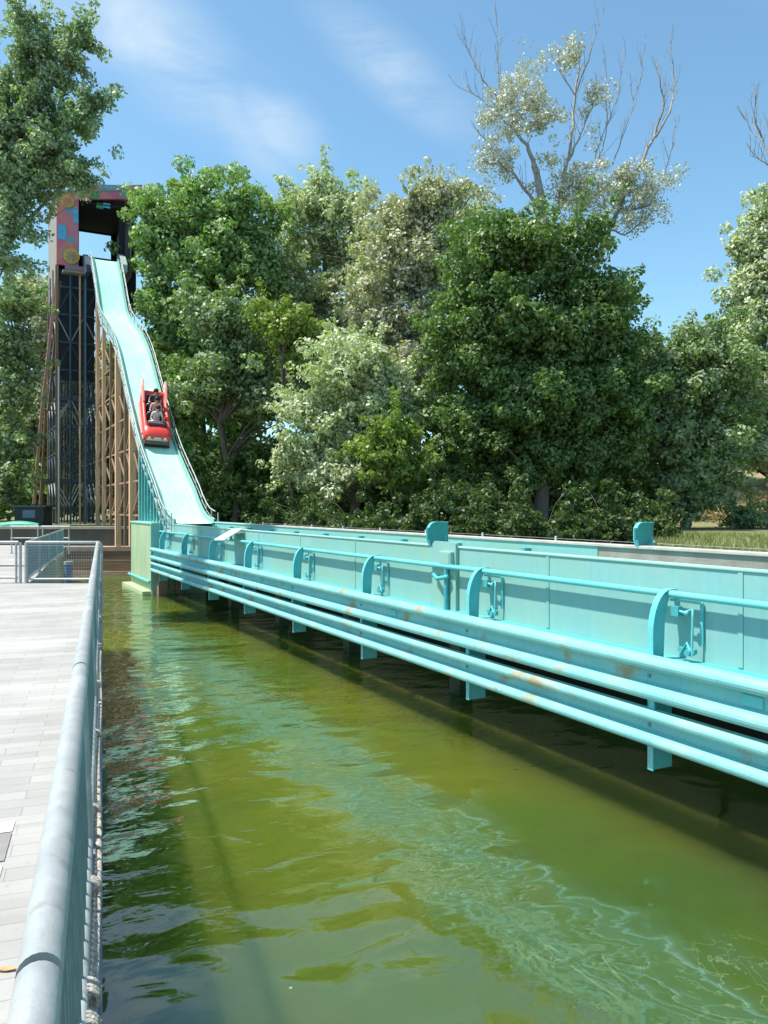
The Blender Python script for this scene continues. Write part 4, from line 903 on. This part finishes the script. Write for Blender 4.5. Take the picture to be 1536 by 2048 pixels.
# ropes along the bottom rail
def twisted(path_fn, L0, L1, r, step=0.03, pitch=0.12, strands=3):
    b = MB(); n = int((L1 - L0) / step)
    for st in range(strands):
        pts = []
        for i in range(n + 1):
            t = L0 + (L1 - L0) * i / n; c = Vector(path_fn(t)); a = 2 * math.pi * (t / pitch + st / strands); pts.append(c + Vector((math.cos(a) * r * 0.55, 0, math.sin(a) * r * 0.55)))
        b.tube(pts, r * 0.62, 6)
    return b
rp = thing('rope', 'weathered twisted rope lashed along the foot of the railing at the water edge', 'rope', Q(0, 0, 0), ROTQ)
twisted(lambda t: (-0.022 + 0.006 * math.sin(t * 2.1), t, 0.075 + 0.012 * math.sin(t * 1.7)), 0.6, 9.0, 0.014).build('outer_rope', M['rope'], rp)
twisted(lambda t: (-0.105, t, 0.05 + 0.006 * math.sin(t * 3)), 1.0, 2.45, 0.009, pitch=0.07).build('inner_rope', M['rope'], rp)
for kk, tt in enumerate((2.42, 2.60, 3.35, 4.2, 5.6, 7.2, 9.2, 11.5)):
    b = MB(); nturn = 4 if kk < 2 else 3; pts = []
    for i in range(nturn * 14 + 1):
        a = 2 * math.pi * i / 14; pts.append((-0.045 + math.cos(a) * 0.036, tt + i / 14 * 0.021, 0.09 + math.sin(a) * 0.038))
    b.tube(pts, 0.0085, 6); b.build('lashing', M['rope'], rp)
ed = MB(); ed.box(-0.045, -0.004, -3, tE - 0.05, 0.002, 0.05); o = ed.build('edge_flashing', mat('flash', (0.32, 0.34, 0.40), 0.5, 0.5, var=0.2, scale=8)); o.rotation_euler = (0, 0, ROTQ)
tag(o, 'thin blue grey metal edge strip along the quay beside the rope', 'edging')

# fallen leaves on the pavers
def fallen(px, py, s, label, rz):
    d_ = FOC * CAMZ / (py - HY); P = PX(px, py, d_); b = MB()
    pl = [(-1, 0), (-0.5, 0.32), (0.1, 0.38), (0.7, 0.2), (1.15, 0), (0.7, -0.22), (0, -0.35), (-0.6, -0.25)]
    n = len(pl); vs = [(x * s, y * s, 0.006 + 0.10 * s * abs(x) + 0.18 * s * abs(y)) for x, y in pl] + [(0.05 * s, 0, 0.004)]
    vs += [(x, y, z - 0.002) for x, y, z in vs]; fs = [(i, (i + 1) % n, n) for i in range(n)] + [((i + 1) % n + n + 1, i + n + 1, 2 * n + 1) for i in range(n)] + [(i, i + n + 1, (i + 1) % n + n + 1, (i + 1) % n) for i in range(n)]
    b.add(vs, fs); o = b.build('fallen_leaf', M['leaf_dry']); o.location = (P.x, P.y, 0.0); o.rotation_euler = (0, 0, rz); tag(o, label, 'leaf', 'dry leaves on the pavers')
fallen(14, 1942, 0.035, 'larger dry tan leaf on the pavers at the bottom left edge', 0.1); fallen(40, 1960, 0.018, 'smaller dry tan leaf on the pavers beside the railing', 1.1)

# distant small things by the dark wall
t = thing('green_boat', 'green upturned hull lying on top of the dark wall at the left', 'boat', PX(38, 1049, 37.6) + Vector((0, 0, -0.0)), 0)
secs = []
for k in range(9):
    u = k / 8; w = 0.16 * math.sin(math.pi * (0.12 + 0.76 * u)); x = -0.95 + 1.9 * u
    secs.append((x, [(-0.32 * math.cos(a) * (0.3 + 4 * w), -0.08 + math.sin(a) * (0.06 + w * 1.2)) for a in [math.pi * j / 8 for j in range(9)]]))
b = MB(); nn = 9; vs = [(y, x, z) for y, pr2 in secs for x, z in pr2]
b.add(vs, [(i * nn + k, i * nn + k + 1, (i + 1) * nn + k + 1, (i + 1) * nn + k) for i in range(8) for k in range(nn - 1)] + [(i * nn, (i + 1) * nn, (i + 1) * nn + nn - 1, i * nn + nn - 1) for i in range(8)], True)
b.build('hull', M['green_boat'], t); b = MB(); b.bar((-0.9, 0, -0.075), (0.9, 0, -0.075), 0.66, 0.03); b.build('gunwale', M['teal_coping'], t)
t = thing('control_booth', 'dark navy operator booth behind the wall at the tower foot', 'booth', PX(58, 1045, 40) * 1.0, 0.1)
t.location.z = GZ
b = MB(); b.box(-0.7, 0.7, 0, 1.4, 0, 0.95); b.build('booth_wall', M['navy'], t); b = MB(); b.box(-0.85, 0.85, -0.15, 1.5, 0.95, 1.03); b.build('booth_roof', M['lat_blue'], t); b = MB(); b.box(-0.3, 0.3, -0.02, -0.002, 0.4, 0.8); b.build('window', M['bluegrey'], t)
d_ = 21.0; P = PX(137, 1160, d_)
t = thing('mooring_post', 'blue grey post standing in the water behind the mesh railing panel', 'post', (P.x, P.y, WZ), 0.2)
b = MB(); b.tube([(0, 0, -1.2), (0, 0, 1.52)], 0.10, 14); b.build('shaft', M['bluegrey'], t); b = MB(); b.tube([(0, 0, 1.52), (0, 0, 1.60)], 0.12, 14); b.build('cap', M['galv'], t)

# ================================================================== VEGETATION
def leaf_cloud(name, clumps, m, parent, size=0.2, jitter=0.5, droop=0.0, fill=0.25, aspect=1.7):
    """clumps: list of (center, (rx,ry,rz), n_leaves). Small leaf faces spread through each clump's volume"""
    P, Nn, T, S = [], [], [], []
    for c, r, n in clumps:
        n = int(n)
        if n <= 0: continue
        d = rng.normal(size=(n, 3)); d /= np.linalg.norm(d, axis=1)[:, None]
        k = rng.random(n); rad = np.where(rng.random(n) < fill, k ** 0.5 * 0.85, 0.78 + 0.32 * k)
        bumpy = 1 + 0.16 * np.sin(d[:, 0] * 5 + c[0] * 3) * np.cos(d[:, 2] * 6 + c[2] * 2)
        P.append(np.array(c) + d * rad[:, None] * bumpy[:, None] * np.array(r)); Nn.append(d); T.append(np.clip(rng.normal(0.5, 0.22, n) + rng.normal(0, 0.22), 0, 1)); S.append(size * (0.6 + 0.8 * rng.random(n)))
    P = np.concatenate(P); Nn = np.concatenate(Nn); T = np.concatenate(T); S = np.concatenate(S); n = len(P)
    nr = Nn * 0.8 + np.array([0, 0, 0.35]) + rng.normal(size=(n, 3)) * jitter; nr /= np.linalg.norm(nr, axis=1)[:, None]
    a = rng.normal(size=(n, 3)) + np.array([0, 0, -droop]); a -= nr * np.sum(a * nr, axis=1)[:, None]; a /= np.linalg.norm(a, axis=1)[:, None]; b = np.cross(nr, a)
    hl = (S * 0.5 * math.sqrt(aspect))[:, None]; hw = (S * 0.5 / math.sqrt(aspect))[:, None]; up = nr * (S * 0.12)[:, None]
    V = np.stack([P - a * hl, P + b * hw + up, P + a * hl, P - b * hw + up], axis=1).reshape(-1, 3)
    me = bpy.data.meshes.new(name); me.vertices.add(4 * n); me.vertices.foreach_set('co', V.astype(np.float32).ravel())
    me.loops.add(4 * n); me.loops.foreach_set('vertex_index', np.arange(4 * n, dtype=np.int32)); me.polygons.add(n)
    me.polygons.foreach_set('loop_start', np.arange(0, 4 * n, 4, dtype=np.int32)); me.polygons.foreach_set('loop_total', np.full(n, 4, dtype=np.int32))
    me.update(calc_edges=True)
    at = me.attributes.new('tint', 'FLOAT', 'FACE'); at.data.foreach_set('value', T.astype(np.float32)); me.materials.append(m)
    o = bpy.data.objects.new(name, me); COL.objects.link(o); o.parent = parent; return o

def make_tree(name, label, cat, envs, depth, m, dens=1.0, size=0.2, clump=1.1, base_px=None, bark='bark', group=None, droop=0, trunk_r=0.22, fill=0.25, gz=GZ, jitter=0.5, dz=0.55, spread=1.0, shrink=0.90):
    """envs: list of (px, py, rx_px, ry_px[, ddepth]) ellipsoids seen at depth; world-size crowns with own thickness"""
    sc = depth / FOC; cs = []; E_ = []; size *= 0.86
    for e in envs:
        px, py, rx, ry = e[:4]; dd2 = depth + (e[4] if len(e) > 4 else 0); k = dd2 / FOC
        c = PX(px, py, dd2); E_.append((np.array(c), shrink * np.array((rx * k, rx * k * 0.8 + 0.5, ry * k))))
    for i, (c, r) in enumerate(E_):
        area = 4 * math.pi * ((r[0] * r[1]) ** 1.6 / 3 + (r[0] * r[2]) ** 1.6 / 3 + (r[1] * r[2]) ** 1.6 / 3) ** (1 / 1.6)
        nc = max(3, int(area / (clump * clump * 1.35) * spread))
        ph = rng.random(4) * 6.28
        for _ in range(nc):
            d = rng.normal(size=3); d /= np.linalg.norm(d)
            if d[1] > 0.5 and rng.random() < 0.6: continue           # thinner on the far side
            rr = clump * (0.42 + 0.85 * rng.random() ** 1.5)
            wob = 1 + 0.15 * math.sin(d[0] * 4 + ph[0]) * math.cos(d[2] * 5 + ph[1]) + 0.10 * math.sin(d[2] * 9 + ph[2] + d[0] * 7)
            pos = c + d * np.maximum(r - rr * 0.6, r * 0.35) * wob * (0.84 + 0.28 * rng.random())
            if any(j != i and np.sum(((pos - c2) / (r2 * 0.75)) ** 2) < 1 for j, (c2, r2) in enumerate(E_)): continue
            if pos[2] < gz + 0.15: continue
            q = 230 * dens * (0.2 / size) ** 2
            cs.append((pos, (rr, rr, rr * dz), q * rr * rr * 0.75))
            for _k in range(3):
                o_ = rng.normal(size=3) * np.array((0.75, 0.75, 0.4)); o_[2] += 0.15; r2_ = rr * (0.28 + 0.3 * rng.random())
                cs.append((pos + (o_ + d * 0.35) * rr, (r2_, r2_, r2_ * 0.7), q * r2_ * r2_ * 1.1))
            if rng.random() < 0.3:
                v_ = d + np.array((0, 0, 0.35)) + rng.normal(size=3) * 0.35
                for _k in range(3):
                    r2_ = 0.16 + 0.10 * rng.random() * clump; cs.append((pos + v_ * (rr * 0.8 + 0.28 * _k), (r2_, r2_, r2_), q * 0.05))
        cs.append((c, tuple(r * 0.78), 130 * dens * r[0] * r[2] * (0.2 / size) ** 2))
    E0c, E0r = E_[0]
    bx = PX(base_px, 1000, depth) if base_px else Vector(E0c)
    root = thing(name, label, cat, (bx.x, bx.y, gz), 0, group)
    inv = Vector((bx.x, bx.y, gz))
    b = MB(); topc = max(E_, key=lambda e: e[0][2]); base = Vector((0, 0, -0.1)); tp = Vector(topc[0]) - inv
    pts = [base + (tp - base) * k / 6 + Vector((0.25 * math.sin(k * 1.7), 0.2 * math.cos(k * 1.3), 0)) * (0 if k == 0 else 1) for k in range(7)]
    b.tube(pts, [trunk_r * (1 - 0.13 * k) for k in range(7)], 8)
    tr = b.build('trunk', M[bark], root); b = MB()
    for (c, r, n) in cs[::max(1, len(cs) // 26)]:
        e = Vector(c) - inv; k = min(5, max(1, int(6 * max(0, e.z * 0.88) / max(tp.z, 1)))); st = pts[k]; mid = (st + e) / 2 + Vector((0, 0, 0.25))
        b.tube([st, mid, e], [trunk_r * 0.35, trunk_r * 0.2, 0.02], 5)
    b.build('limbs', M[bark], root)
    cl = [(np.array(c) - np.array(inv), r, n) for c, r, n in cs]
    leaf_cloud('crown', cl, m, root, size=size, droop=droop, fill=fill, jitter=jitter)
    return root

make_tree('broadleaf_tree', 'bright green leafy tree just right of the slide tower', 'tree',
  [(345, 435, 55, 62), (425, 405, 85, 72), (505, 425, 62, 70), (318, 520, 42, 80), (390, 540, 105, 90), (490, 540, 75, 80), (335, 650, 48, 80, -1), (470, 880, 60, 90, -2), (430, 680, 90, 80), (360, 800, 50, 90, -3), (370, 935, 32, 70, -5)], 46, LM['bright'], base_px=400, size=0.24, clump=1.25, dens=1.1)
make_tree('poplar_tree', 'grey green poplar rising behind between the bright tree and the pale one', 'tree',
  [(640, 400, 62, 58), (610, 470, 55, 70), (700, 470, 70, 80), (590, 590, 70, 90), (690, 600, 80, 90), (640, 720, 95, 90)], 50, LM['silver'], base_px=650, size=0.22, clump=1.15)
make_tree('poplar_tree', 'dusty pale green poplar below the bare branches, centre of the tree row', 'tree',
  [(790, 435, 60, 60), (870, 400, 55, 50), (800, 530, 85, 80), (880, 500, 70, 80), (770, 640, 85, 80), (850, 640, 90, 90), (800, 740, 80, 90)], 44, LM['grey'], base_px=820, size=0.2, clump=1.05, group=None)
make_tree('willow_tree', 'light silvery bush-like tree in front of the poplars left of the dark tree', 'tree',
  [(700, 740, 90, 85), (640, 850, 75, 85), (730, 860, 90, 80), (600, 930, 55, 55), (780, 790, 70, 90), (690, 950, 90, 45)], 34, LM['silver'], base_px=700, size=0.16, clump=0.9, droop=0.8)
make_tree('broadleaf_tree', 'dark layered green tree, left lower crown beside the bright tree', 'tree',
  [(470, 730, 75, 65), (430, 640, 80, 55), (520, 800, 60, 50), (420, 790, 45, 50)], 40, LM['mid'], base_px=470, size=0.2, clump=1.0)
make_tree('maple_tree', 'yellow green maple boughs lit up among darker trees left of centre', 'tree',
  [(590, 660, 58, 40), (550, 640, 45, 35), (610, 720, 40, 35)], 38, LM['yellow'], base_px=580, size=0.2, clump=0.7, trunk_r=0.12)
make_tree('maple_sapling', 'yellow green young maple low in front of the dark tree', 'tree',
  [(770, 915, 60, 35), (810, 945, 45, 28), (735, 895, 35, 25), (800, 870, 40, 30)], 31, LM['yellow'], base_px=785, size=0.16, clump=0.55, trunk_r=0.07)
make_tree('dark_tree', 'big dark green dense tree right of centre reaching down to the flume', 'tree',
  [(1040, 500, 110, 75), (1130, 520, 85, 80), (960, 560, 75, 80), (1060, 640, 160, 100), (1190, 660, 85, 100), (930, 700, 85, 95), (1080, 790, 150, 100, 0.5), (1230, 790, 60, 90), (940, 850, 85, 80), (1180, 900, 95, 90, 1), (1040, 930, 120, 85, 1.5), (900, 960, 60, 50, 0.5)], 33.5, LM['dark'], base_px=1080, size=0.17, clump=1.0, trunk_r=0.35, dens=1.05)
make_tree('broadleaf_tree', 'dull green tree filling the gap between the pale poplar and the dark tree', 'tree',
  [(930, 470, 60, 60), (900, 570, 70, 80), (880, 700, 70, 90), (560, 560, 60, 70), (740, 560, 60, 90)], 48, LM['silver'], base_px=890, size=0.22, clump=1.1)
make_tree('broadleaf_tree', 'shaded tree seen through the lattice of the slide tower', 'tree',
  [(110, 830, 60, 90), (190, 850, 70, 100), (240, 760, 50, 90), (150, 960, 110, 70), (40, 930, 60, 90)], 54, LM['mid'], base_px=160, size=0.24, clump=1.1)
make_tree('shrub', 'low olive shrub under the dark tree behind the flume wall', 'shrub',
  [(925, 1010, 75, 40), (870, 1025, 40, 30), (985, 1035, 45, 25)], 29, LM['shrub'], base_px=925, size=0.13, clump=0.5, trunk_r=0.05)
make_tree('broadleaf_tree', 'mid green bushy tree to the right of the dark tree', 'tree',
  [(1395, 690, 62, 75), (1340, 770, 75, 80), (1430, 770, 80, 90), (1330, 880, 70, 70), (1400, 900, 85, 80), (1340, 980, 60, 55), (1400, 990, 55, 50), (1290, 820, 35, 60)], 35, LM['mid'], base_px=1370, size=0.17, clump=0.95)
make_tree('poplar_tree', 'tall light green tree cut off by the right edge of the photo', 'tree',
  [(1520, 470, 62, 70), (1545, 560, 85, 80), (1510, 650, 60, 90), (1530, 780, 75, 90), (1530, 890, 75, 60)], 37, LM['silver'], base_px=1540, size=0.18, clump=1.0)
make_tree('shrub', 'small round green shrub on the dry slope at the right', 'shrub', [(1460, 1062, 42, 24), (1505, 1040, 38, 26)], 35, LM['mid'], base_px=1470, size=0.12, clump=0.4, trunk_r=0.04)
make_tree('shrub', 'bluish loose shrub seen behind the gap between the dark tree and the right tree', 'shrub', [(1245, 590, 36, 36), (1275, 690, 40, 40), (1300, 760, 50, 60)], 48, LM['mid'], base_px=1280, size=0.2, clump=0.7, spread=0.45, trunk_r=0.12)
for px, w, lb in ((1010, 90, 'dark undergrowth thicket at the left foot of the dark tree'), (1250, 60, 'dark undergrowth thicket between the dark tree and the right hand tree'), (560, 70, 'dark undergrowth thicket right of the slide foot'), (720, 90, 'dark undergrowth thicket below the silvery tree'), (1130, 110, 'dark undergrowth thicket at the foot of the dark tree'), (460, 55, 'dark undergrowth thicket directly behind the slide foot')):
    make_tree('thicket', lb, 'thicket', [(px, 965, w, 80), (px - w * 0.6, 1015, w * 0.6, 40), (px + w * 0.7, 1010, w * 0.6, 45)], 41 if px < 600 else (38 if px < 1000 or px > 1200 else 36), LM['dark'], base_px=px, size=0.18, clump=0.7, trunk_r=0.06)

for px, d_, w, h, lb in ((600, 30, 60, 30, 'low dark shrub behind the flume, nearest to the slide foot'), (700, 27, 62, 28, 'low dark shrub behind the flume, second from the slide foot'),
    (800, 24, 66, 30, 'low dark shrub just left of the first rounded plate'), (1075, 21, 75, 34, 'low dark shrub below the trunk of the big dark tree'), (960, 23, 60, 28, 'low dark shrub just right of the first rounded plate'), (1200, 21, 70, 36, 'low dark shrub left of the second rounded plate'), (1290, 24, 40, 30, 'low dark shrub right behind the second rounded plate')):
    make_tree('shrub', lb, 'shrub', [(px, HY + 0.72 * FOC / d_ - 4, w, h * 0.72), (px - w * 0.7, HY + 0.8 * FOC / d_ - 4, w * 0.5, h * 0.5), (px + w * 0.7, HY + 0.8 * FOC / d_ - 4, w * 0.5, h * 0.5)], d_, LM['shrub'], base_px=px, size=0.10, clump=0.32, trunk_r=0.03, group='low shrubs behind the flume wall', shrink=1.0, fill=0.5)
# far wood closing the view behind the nearer trees
def far_wood():
    cs = []
    for i in range(230):
        px = -40 + 1560 * rng.random(); top = 520 + 160 * rng.random() + (230 if 1120 < px < 1480 else 0) + (150 if px < 270 else 0)
        py = top + (1010 - top) * rng.random(); d_ = 53 + 6 * rng.random(); c = np.array(PX(px, py, d_)); rr = 1.4 + 1.1 * rng.random(); cs.append((c, (rr, rr, rr * 0.85), 230 * rr))
    root = leaf_cloud('far_wood', cs, LM['dark'], None, size=0.33, fill=0.4); tag(root, kind='stuff')
far_wood()

# left tree with separate boughs in front of the sky
make_tree('poplar_tree', 'tall tree at the left edge with rounded boughs against the sky', 'tree',
  [(62, 65, 46, 42), (58, 118, 36, 32), (88, 95, 28, 38), (158, 78, 32, 24), (140, 118, 30, 30), (112, 158, 20, 26), (92, 205, 14, 20), (12, 190, 34, 60), (20, 270, 58, 55), (88, 238, 26, 26), (180, 208, 36, 14), (212, 205, 14, 10), (150, 238, 30, 18), (132, 300, 42, 26), (85, 320, 52, 40), (150, 335, 24, 30), (45, 370, 62, 50), (110, 362, 38, 22), (25, 440, 52, 55), (15, 510, 40, 36), (-50, 300, 60, 200)], 22, LM['left'], base_px=-150, shrink=0.74, size=0.10, clump=0.27, bark='bark', trunk_r=0.3, gz=0.0, jitter=0.75, dens=0.72)
make_tree('pale_poplar_tree', 'pale grey green tree behind the tower at the left', 'tree',
  [(60, 600, 45, 50), (85, 690, 40, 80), (95, 800, 30, 80)], 52, LM['grey'], base_px=80, size=0.24, clump=1.0)
make_tree('broadleaf_tree', 'dark green shrubby tree below the tall tree at the left edge', 'tree',
  [(35, 610, 48, 50), (15, 700, 60, 70), (40, 780, 42, 60), (15, 860, 48, 60), (15, 940, 38, 50), (-5, 990, 40, 40)], 41, LM['mid'], base_px=-20, size=0.19, clump=0.65, shrink=0.78)

# tall half-bare silver poplar with real limbs
def bare_tree(name, label, limbs, depth, base_px, puffs, m, twig=1.0, r0=0.30):
    sc = depth / FOC; bx = PX(base_px, 1000, depth); inv = Vector((bx.x, bx.y, GZ)); root = thing(name, label, 'tree', tuple(inv))
    b = MB(); bl = MB(); rr = random.Random(5)
    for li, (pts, ra, rb) in enumerate(limbs):
        off = [0.0]; 
        for k in range(1, len(pts)): off.append(off[-1] + (rr.uniform(-0.5, 0.7) if li else 0))
        w = [PX(x, y, depth + o_) - inv for (x, y), o_ in zip(pts, off)]
        fine = []
        for i in range(len(w) - 1):
            for k in range(4): t = k / 4; fine.append(w[i].lerp(w[i + 1], t) + (Vector((rr.uniform(-1, 1), rr.uniform(-1, 1), rr.uniform(-.5, .5))) * 0.06 if k else Vector((0, 0, 0))))
        fine.append(w[-1]); nf = len(fine); rad = [ra + (rb - ra) * i / (nf - 1) for i in range(nf)]
        (b if li == 0 else bl).tube(fine, rad, 7)
        if li == 0: continue
        for i in range(2, nf):
            for q in range(2 if i > nf // 3 else 1):
                if rr.random() > 0.62 * twig: continue
                d = (fine[i] - fine[i - 1]).normalized(); side = Vector((rr.uniform(-1, 1), rr.uniform(-1, 1), rr.uniform(-0.1, 0.9))).normalized()
                v = (d * 0.9 + side * 0.8 + Vector((0, 0, 0.45))).normalized(); Ln = rr.uniform(0.7, 2.0) * (1.2 - 0.5 * i / nf); p0 = fine[i]; pp = [p0]
                for k in range(4): v = (v + Vector((rr.uniform(-.2, .2), rr.uniform(-.2, .2), 0.14))).normalized(); pp.append(pp[-1] + v * Ln / 4)
                bl.tube(pp, [max(0.014, rad[i] * 0.5), 0.016, 0.013, 0.010, 0.007], 4)
                for k in (2, 3):
                    if rr.random() < 0.6:
                        s2 = Vector((rr.uniform(-1, 1), rr.uniform(-1, 1), rr.uniform(0, 1))).normalized(); bl.tube([pp[k], pp[k] + (v + s2 * 0.7).normalized() * Ln * 0.35], [0.010, 0.006], 4)
    b.build('trunk', M['bark_pale'], root); bl.build('branches', M['bark_pale'], root)
    cl = []
    for (x, y, rx, ry, n) in puffs:
        c0 = np.array(PX(x, y, depth) - inv)
        for _ in range(max(4, int(rx * ry / 80))):
            d = rng.normal(size=3) * np.array((rx * sc * 0.55, rx * sc * 0.5, ry * sc * 0.55)); q = 0.25 + 0.40 * rng.random(); cl.append((c0 + d, (q, q, q * 0.8), n * q * 1.9))
    leaf_cloud('crown', cl, m, root, size=0.125, jitter=0.9, fill=0.6); return root
bare_tree('silver_poplar_tree', 'tall half bare silver poplar with pale leaves above the dark tree', [
  ([(1120, 1000), (1110, 700), (1095, 470), (1082, 400), (1068, 330)], 0.34, 0.17),
  ([(1068, 330), (1055, 290), (1020, 250), (985, 215)], 0.13, 0.03),
  ([(1085, 425), (1060, 390), (1030, 350), (1000, 330), (965, 322)], 0.11, 0.03),
  ([(1000, 330), (985, 300), (960, 270)], 0.06, 0.02),
  ([(1110, 440), (1125, 370), (1140, 300), (1150, 200), (1158, 130), (1150, 90)], 0.13, 0.03),
  ([(1138, 320), (1160, 270), (1185, 215), (1195, 160)], 0.07, 0.02),
  ([(1150, 190), (1178, 120), (1198, 50)], 0.05, 0.015),
  ([(1150, 190), (1130, 160), (1118, 140)], 0.04, 0.015),
  ([(1030, 260), (1000, 190), (995, 110), (994, 40)], 0.05, 0.012),
  ([(1000, 200), (965, 160), (940, 110), (930, 80)], 0.05, 0.012),
  ([(985, 215), (950, 190), (915, 172)], 0.04, 0.012),
  ([(1180, 560), (1215, 470), (1240, 415), (1255, 360), (1280, 330), (1310, 270), (1328, 210), (1320, 160), (1312, 130)], 0.16, 0.02),
  ([(1310, 275), (1340, 225), (1350, 170), (1342, 90)], 0.07, 0.012),
  ([(1240, 415), (1260, 420), (1300, 410), (1330, 350), (1345, 290), (1350, 260)], 0.08, 0.012),
  ([(1222, 460), (1250, 470), (1290, 440), (1325, 400)], 0.06, 0.012),
  ([(1190, 330), (1205, 300), (1215, 240), (1212, 130)], 0.04, 0.01),
  ([(1225, 330), (1250, 260), (1275, 180), (1290, 90)], 0.04, 0.01),
  ([(1190, 320), (1205, 270), (1235, 200), (1250, 110)], 0.035, 0.01)],
  44, 1120, [(1030, 200, 62, 50, 80), (990, 240, 45, 40, 60), (1060, 235, 60, 42, 75), (960, 300, 30, 30, 45), (985, 330, 45, 35, 60), (1150, 95, 26, 35, 60), (1125, 120, 35, 22, 50), (1185, 200, 30, 40, 60), (1150, 375, 70, 32, 95), (1220, 370, 70, 40, 95), (1290, 360, 50, 38, 70), (1190, 420, 55, 35, 75), (1260, 430, 50, 35, 60), (1300, 400, 40, 35, 45), (880, 380, 45, 30, 55), (940, 390, 45, 30, 45), (1100, 330, 35, 45, 25), (1075, 120, 50, 30, 14)], LM['pale'])
bare_tree('bare_tree', 'leafless branch top of a tree at the upper right edge', [
  ([(1600, 1000), (1590, 600), (1560, 400), (1545, 330)], 0.28, 0.08), ([(1545, 330), (1525, 280), (1510, 240), (1512, 190)], 0.08, 0.012), ([(1560, 340), (1530, 325), (1500, 310)], 0.05, 0.012), ([(1550, 330), (1540, 270), (1560, 200)], 0.05, 0.012), ([(1525, 280), (1505, 265), (1490, 240)], 0.03, 0.01)], 44, 1600, [(1560, 420, 40, 30, 20)], LM['pale'])

# grass on the strip behind the brown wall
def grass():
    n = 52000; p = 8.4 + rng.random(n) ** 1.2 * 14; s = 0 + rng.random(n) * 34
    ok = s < 8.3 + (p - 8.65); p = p[ok]; s = s[ok]; n = len(p)
    X = p * NV.x + s * U.x; Y = p * NV.y + s * U.y; h = 0.06 + 0.13 * rng.random(n); a = rng.random(n) * 6.28; w = 0.012 + 0.012 * rng.random(n)
    dx, dy = np.cos(a) * w, np.sin(a) * w; lx, ly = rng.normal(size=n) * 0.05, rng.normal(size=n) * 0.05; z = np.full(n, GZ)
    V = np.stack([np.stack([X - dx, Y - dy, z], 1), np.stack([X + dx, Y + dy, z], 1), np.stack([X + lx, Y + ly, z + h], 1)], 1).reshape(-1, 3)
    me = bpy.data.meshes.new('grass'); me.vertices.add(3 * n); me.vertices.foreach_set('co', V.astype(np.float32).ravel()); me.loops.add(3 * n); me.loops.foreach_set('vertex_index', np.arange(3 * n, dtype=np.int32)); me.polygons.add(n)
    me.polygons.foreach_set('loop_start', np.arange(0, 3 * n, 3, dtype=np.int32)); me.polygons.foreach_set('loop_total', np.full(n, 3, dtype=np.int32)); me.update(calc_edges=True)
    at = me.attributes.new('tint', 'FLOAT', 'FACE'); at.data.foreach_set('value', rng.random(n).astype(np.float32)); me.materials.append(LM['grass'])
    o = bpy.data.objects.new('grass', me); COL.objects.link(o); tag(o, kind='stuff')
grass()
# dry scrub on the slope
cs = []
for i in range(60):
    x = 14 + 9 * rng.random(); y = 39.5 + 6 * rng.random(); k = min(1, (y - 38.5) / 10.4); z = GZ + 3.2 * k * k * (3 - 2 * k); cs.append((np.array((x, y, z + 0.1)), (0.6, 0.6, 0.3), 120))
tag(leaf_cloud('dry_scrub', cs, LM['rust'], None, size=0.12, fill=0.7, jitter=1.0), kind='stuff')

# low wire fence on the grass
fe = thing('wire_fence', 'thin white post and wire fence on the grass behind the brown wall', 'fence', F(8.9, 6, GZ), ROTF)
for k in range(12):
    b = MB(); b.bar((0, k * 2.2 - 4, 0), (0, k * 2.2 - 4, 0.42), 0.03, 0.03); b.build('post', M['white'], fe)
b = MB()
for z in (0.2, 0.38): b.tube([(0, -4, z), (0, 20.2, z)], 0.004, 5)
b.build('wire', M['galv'], fe)
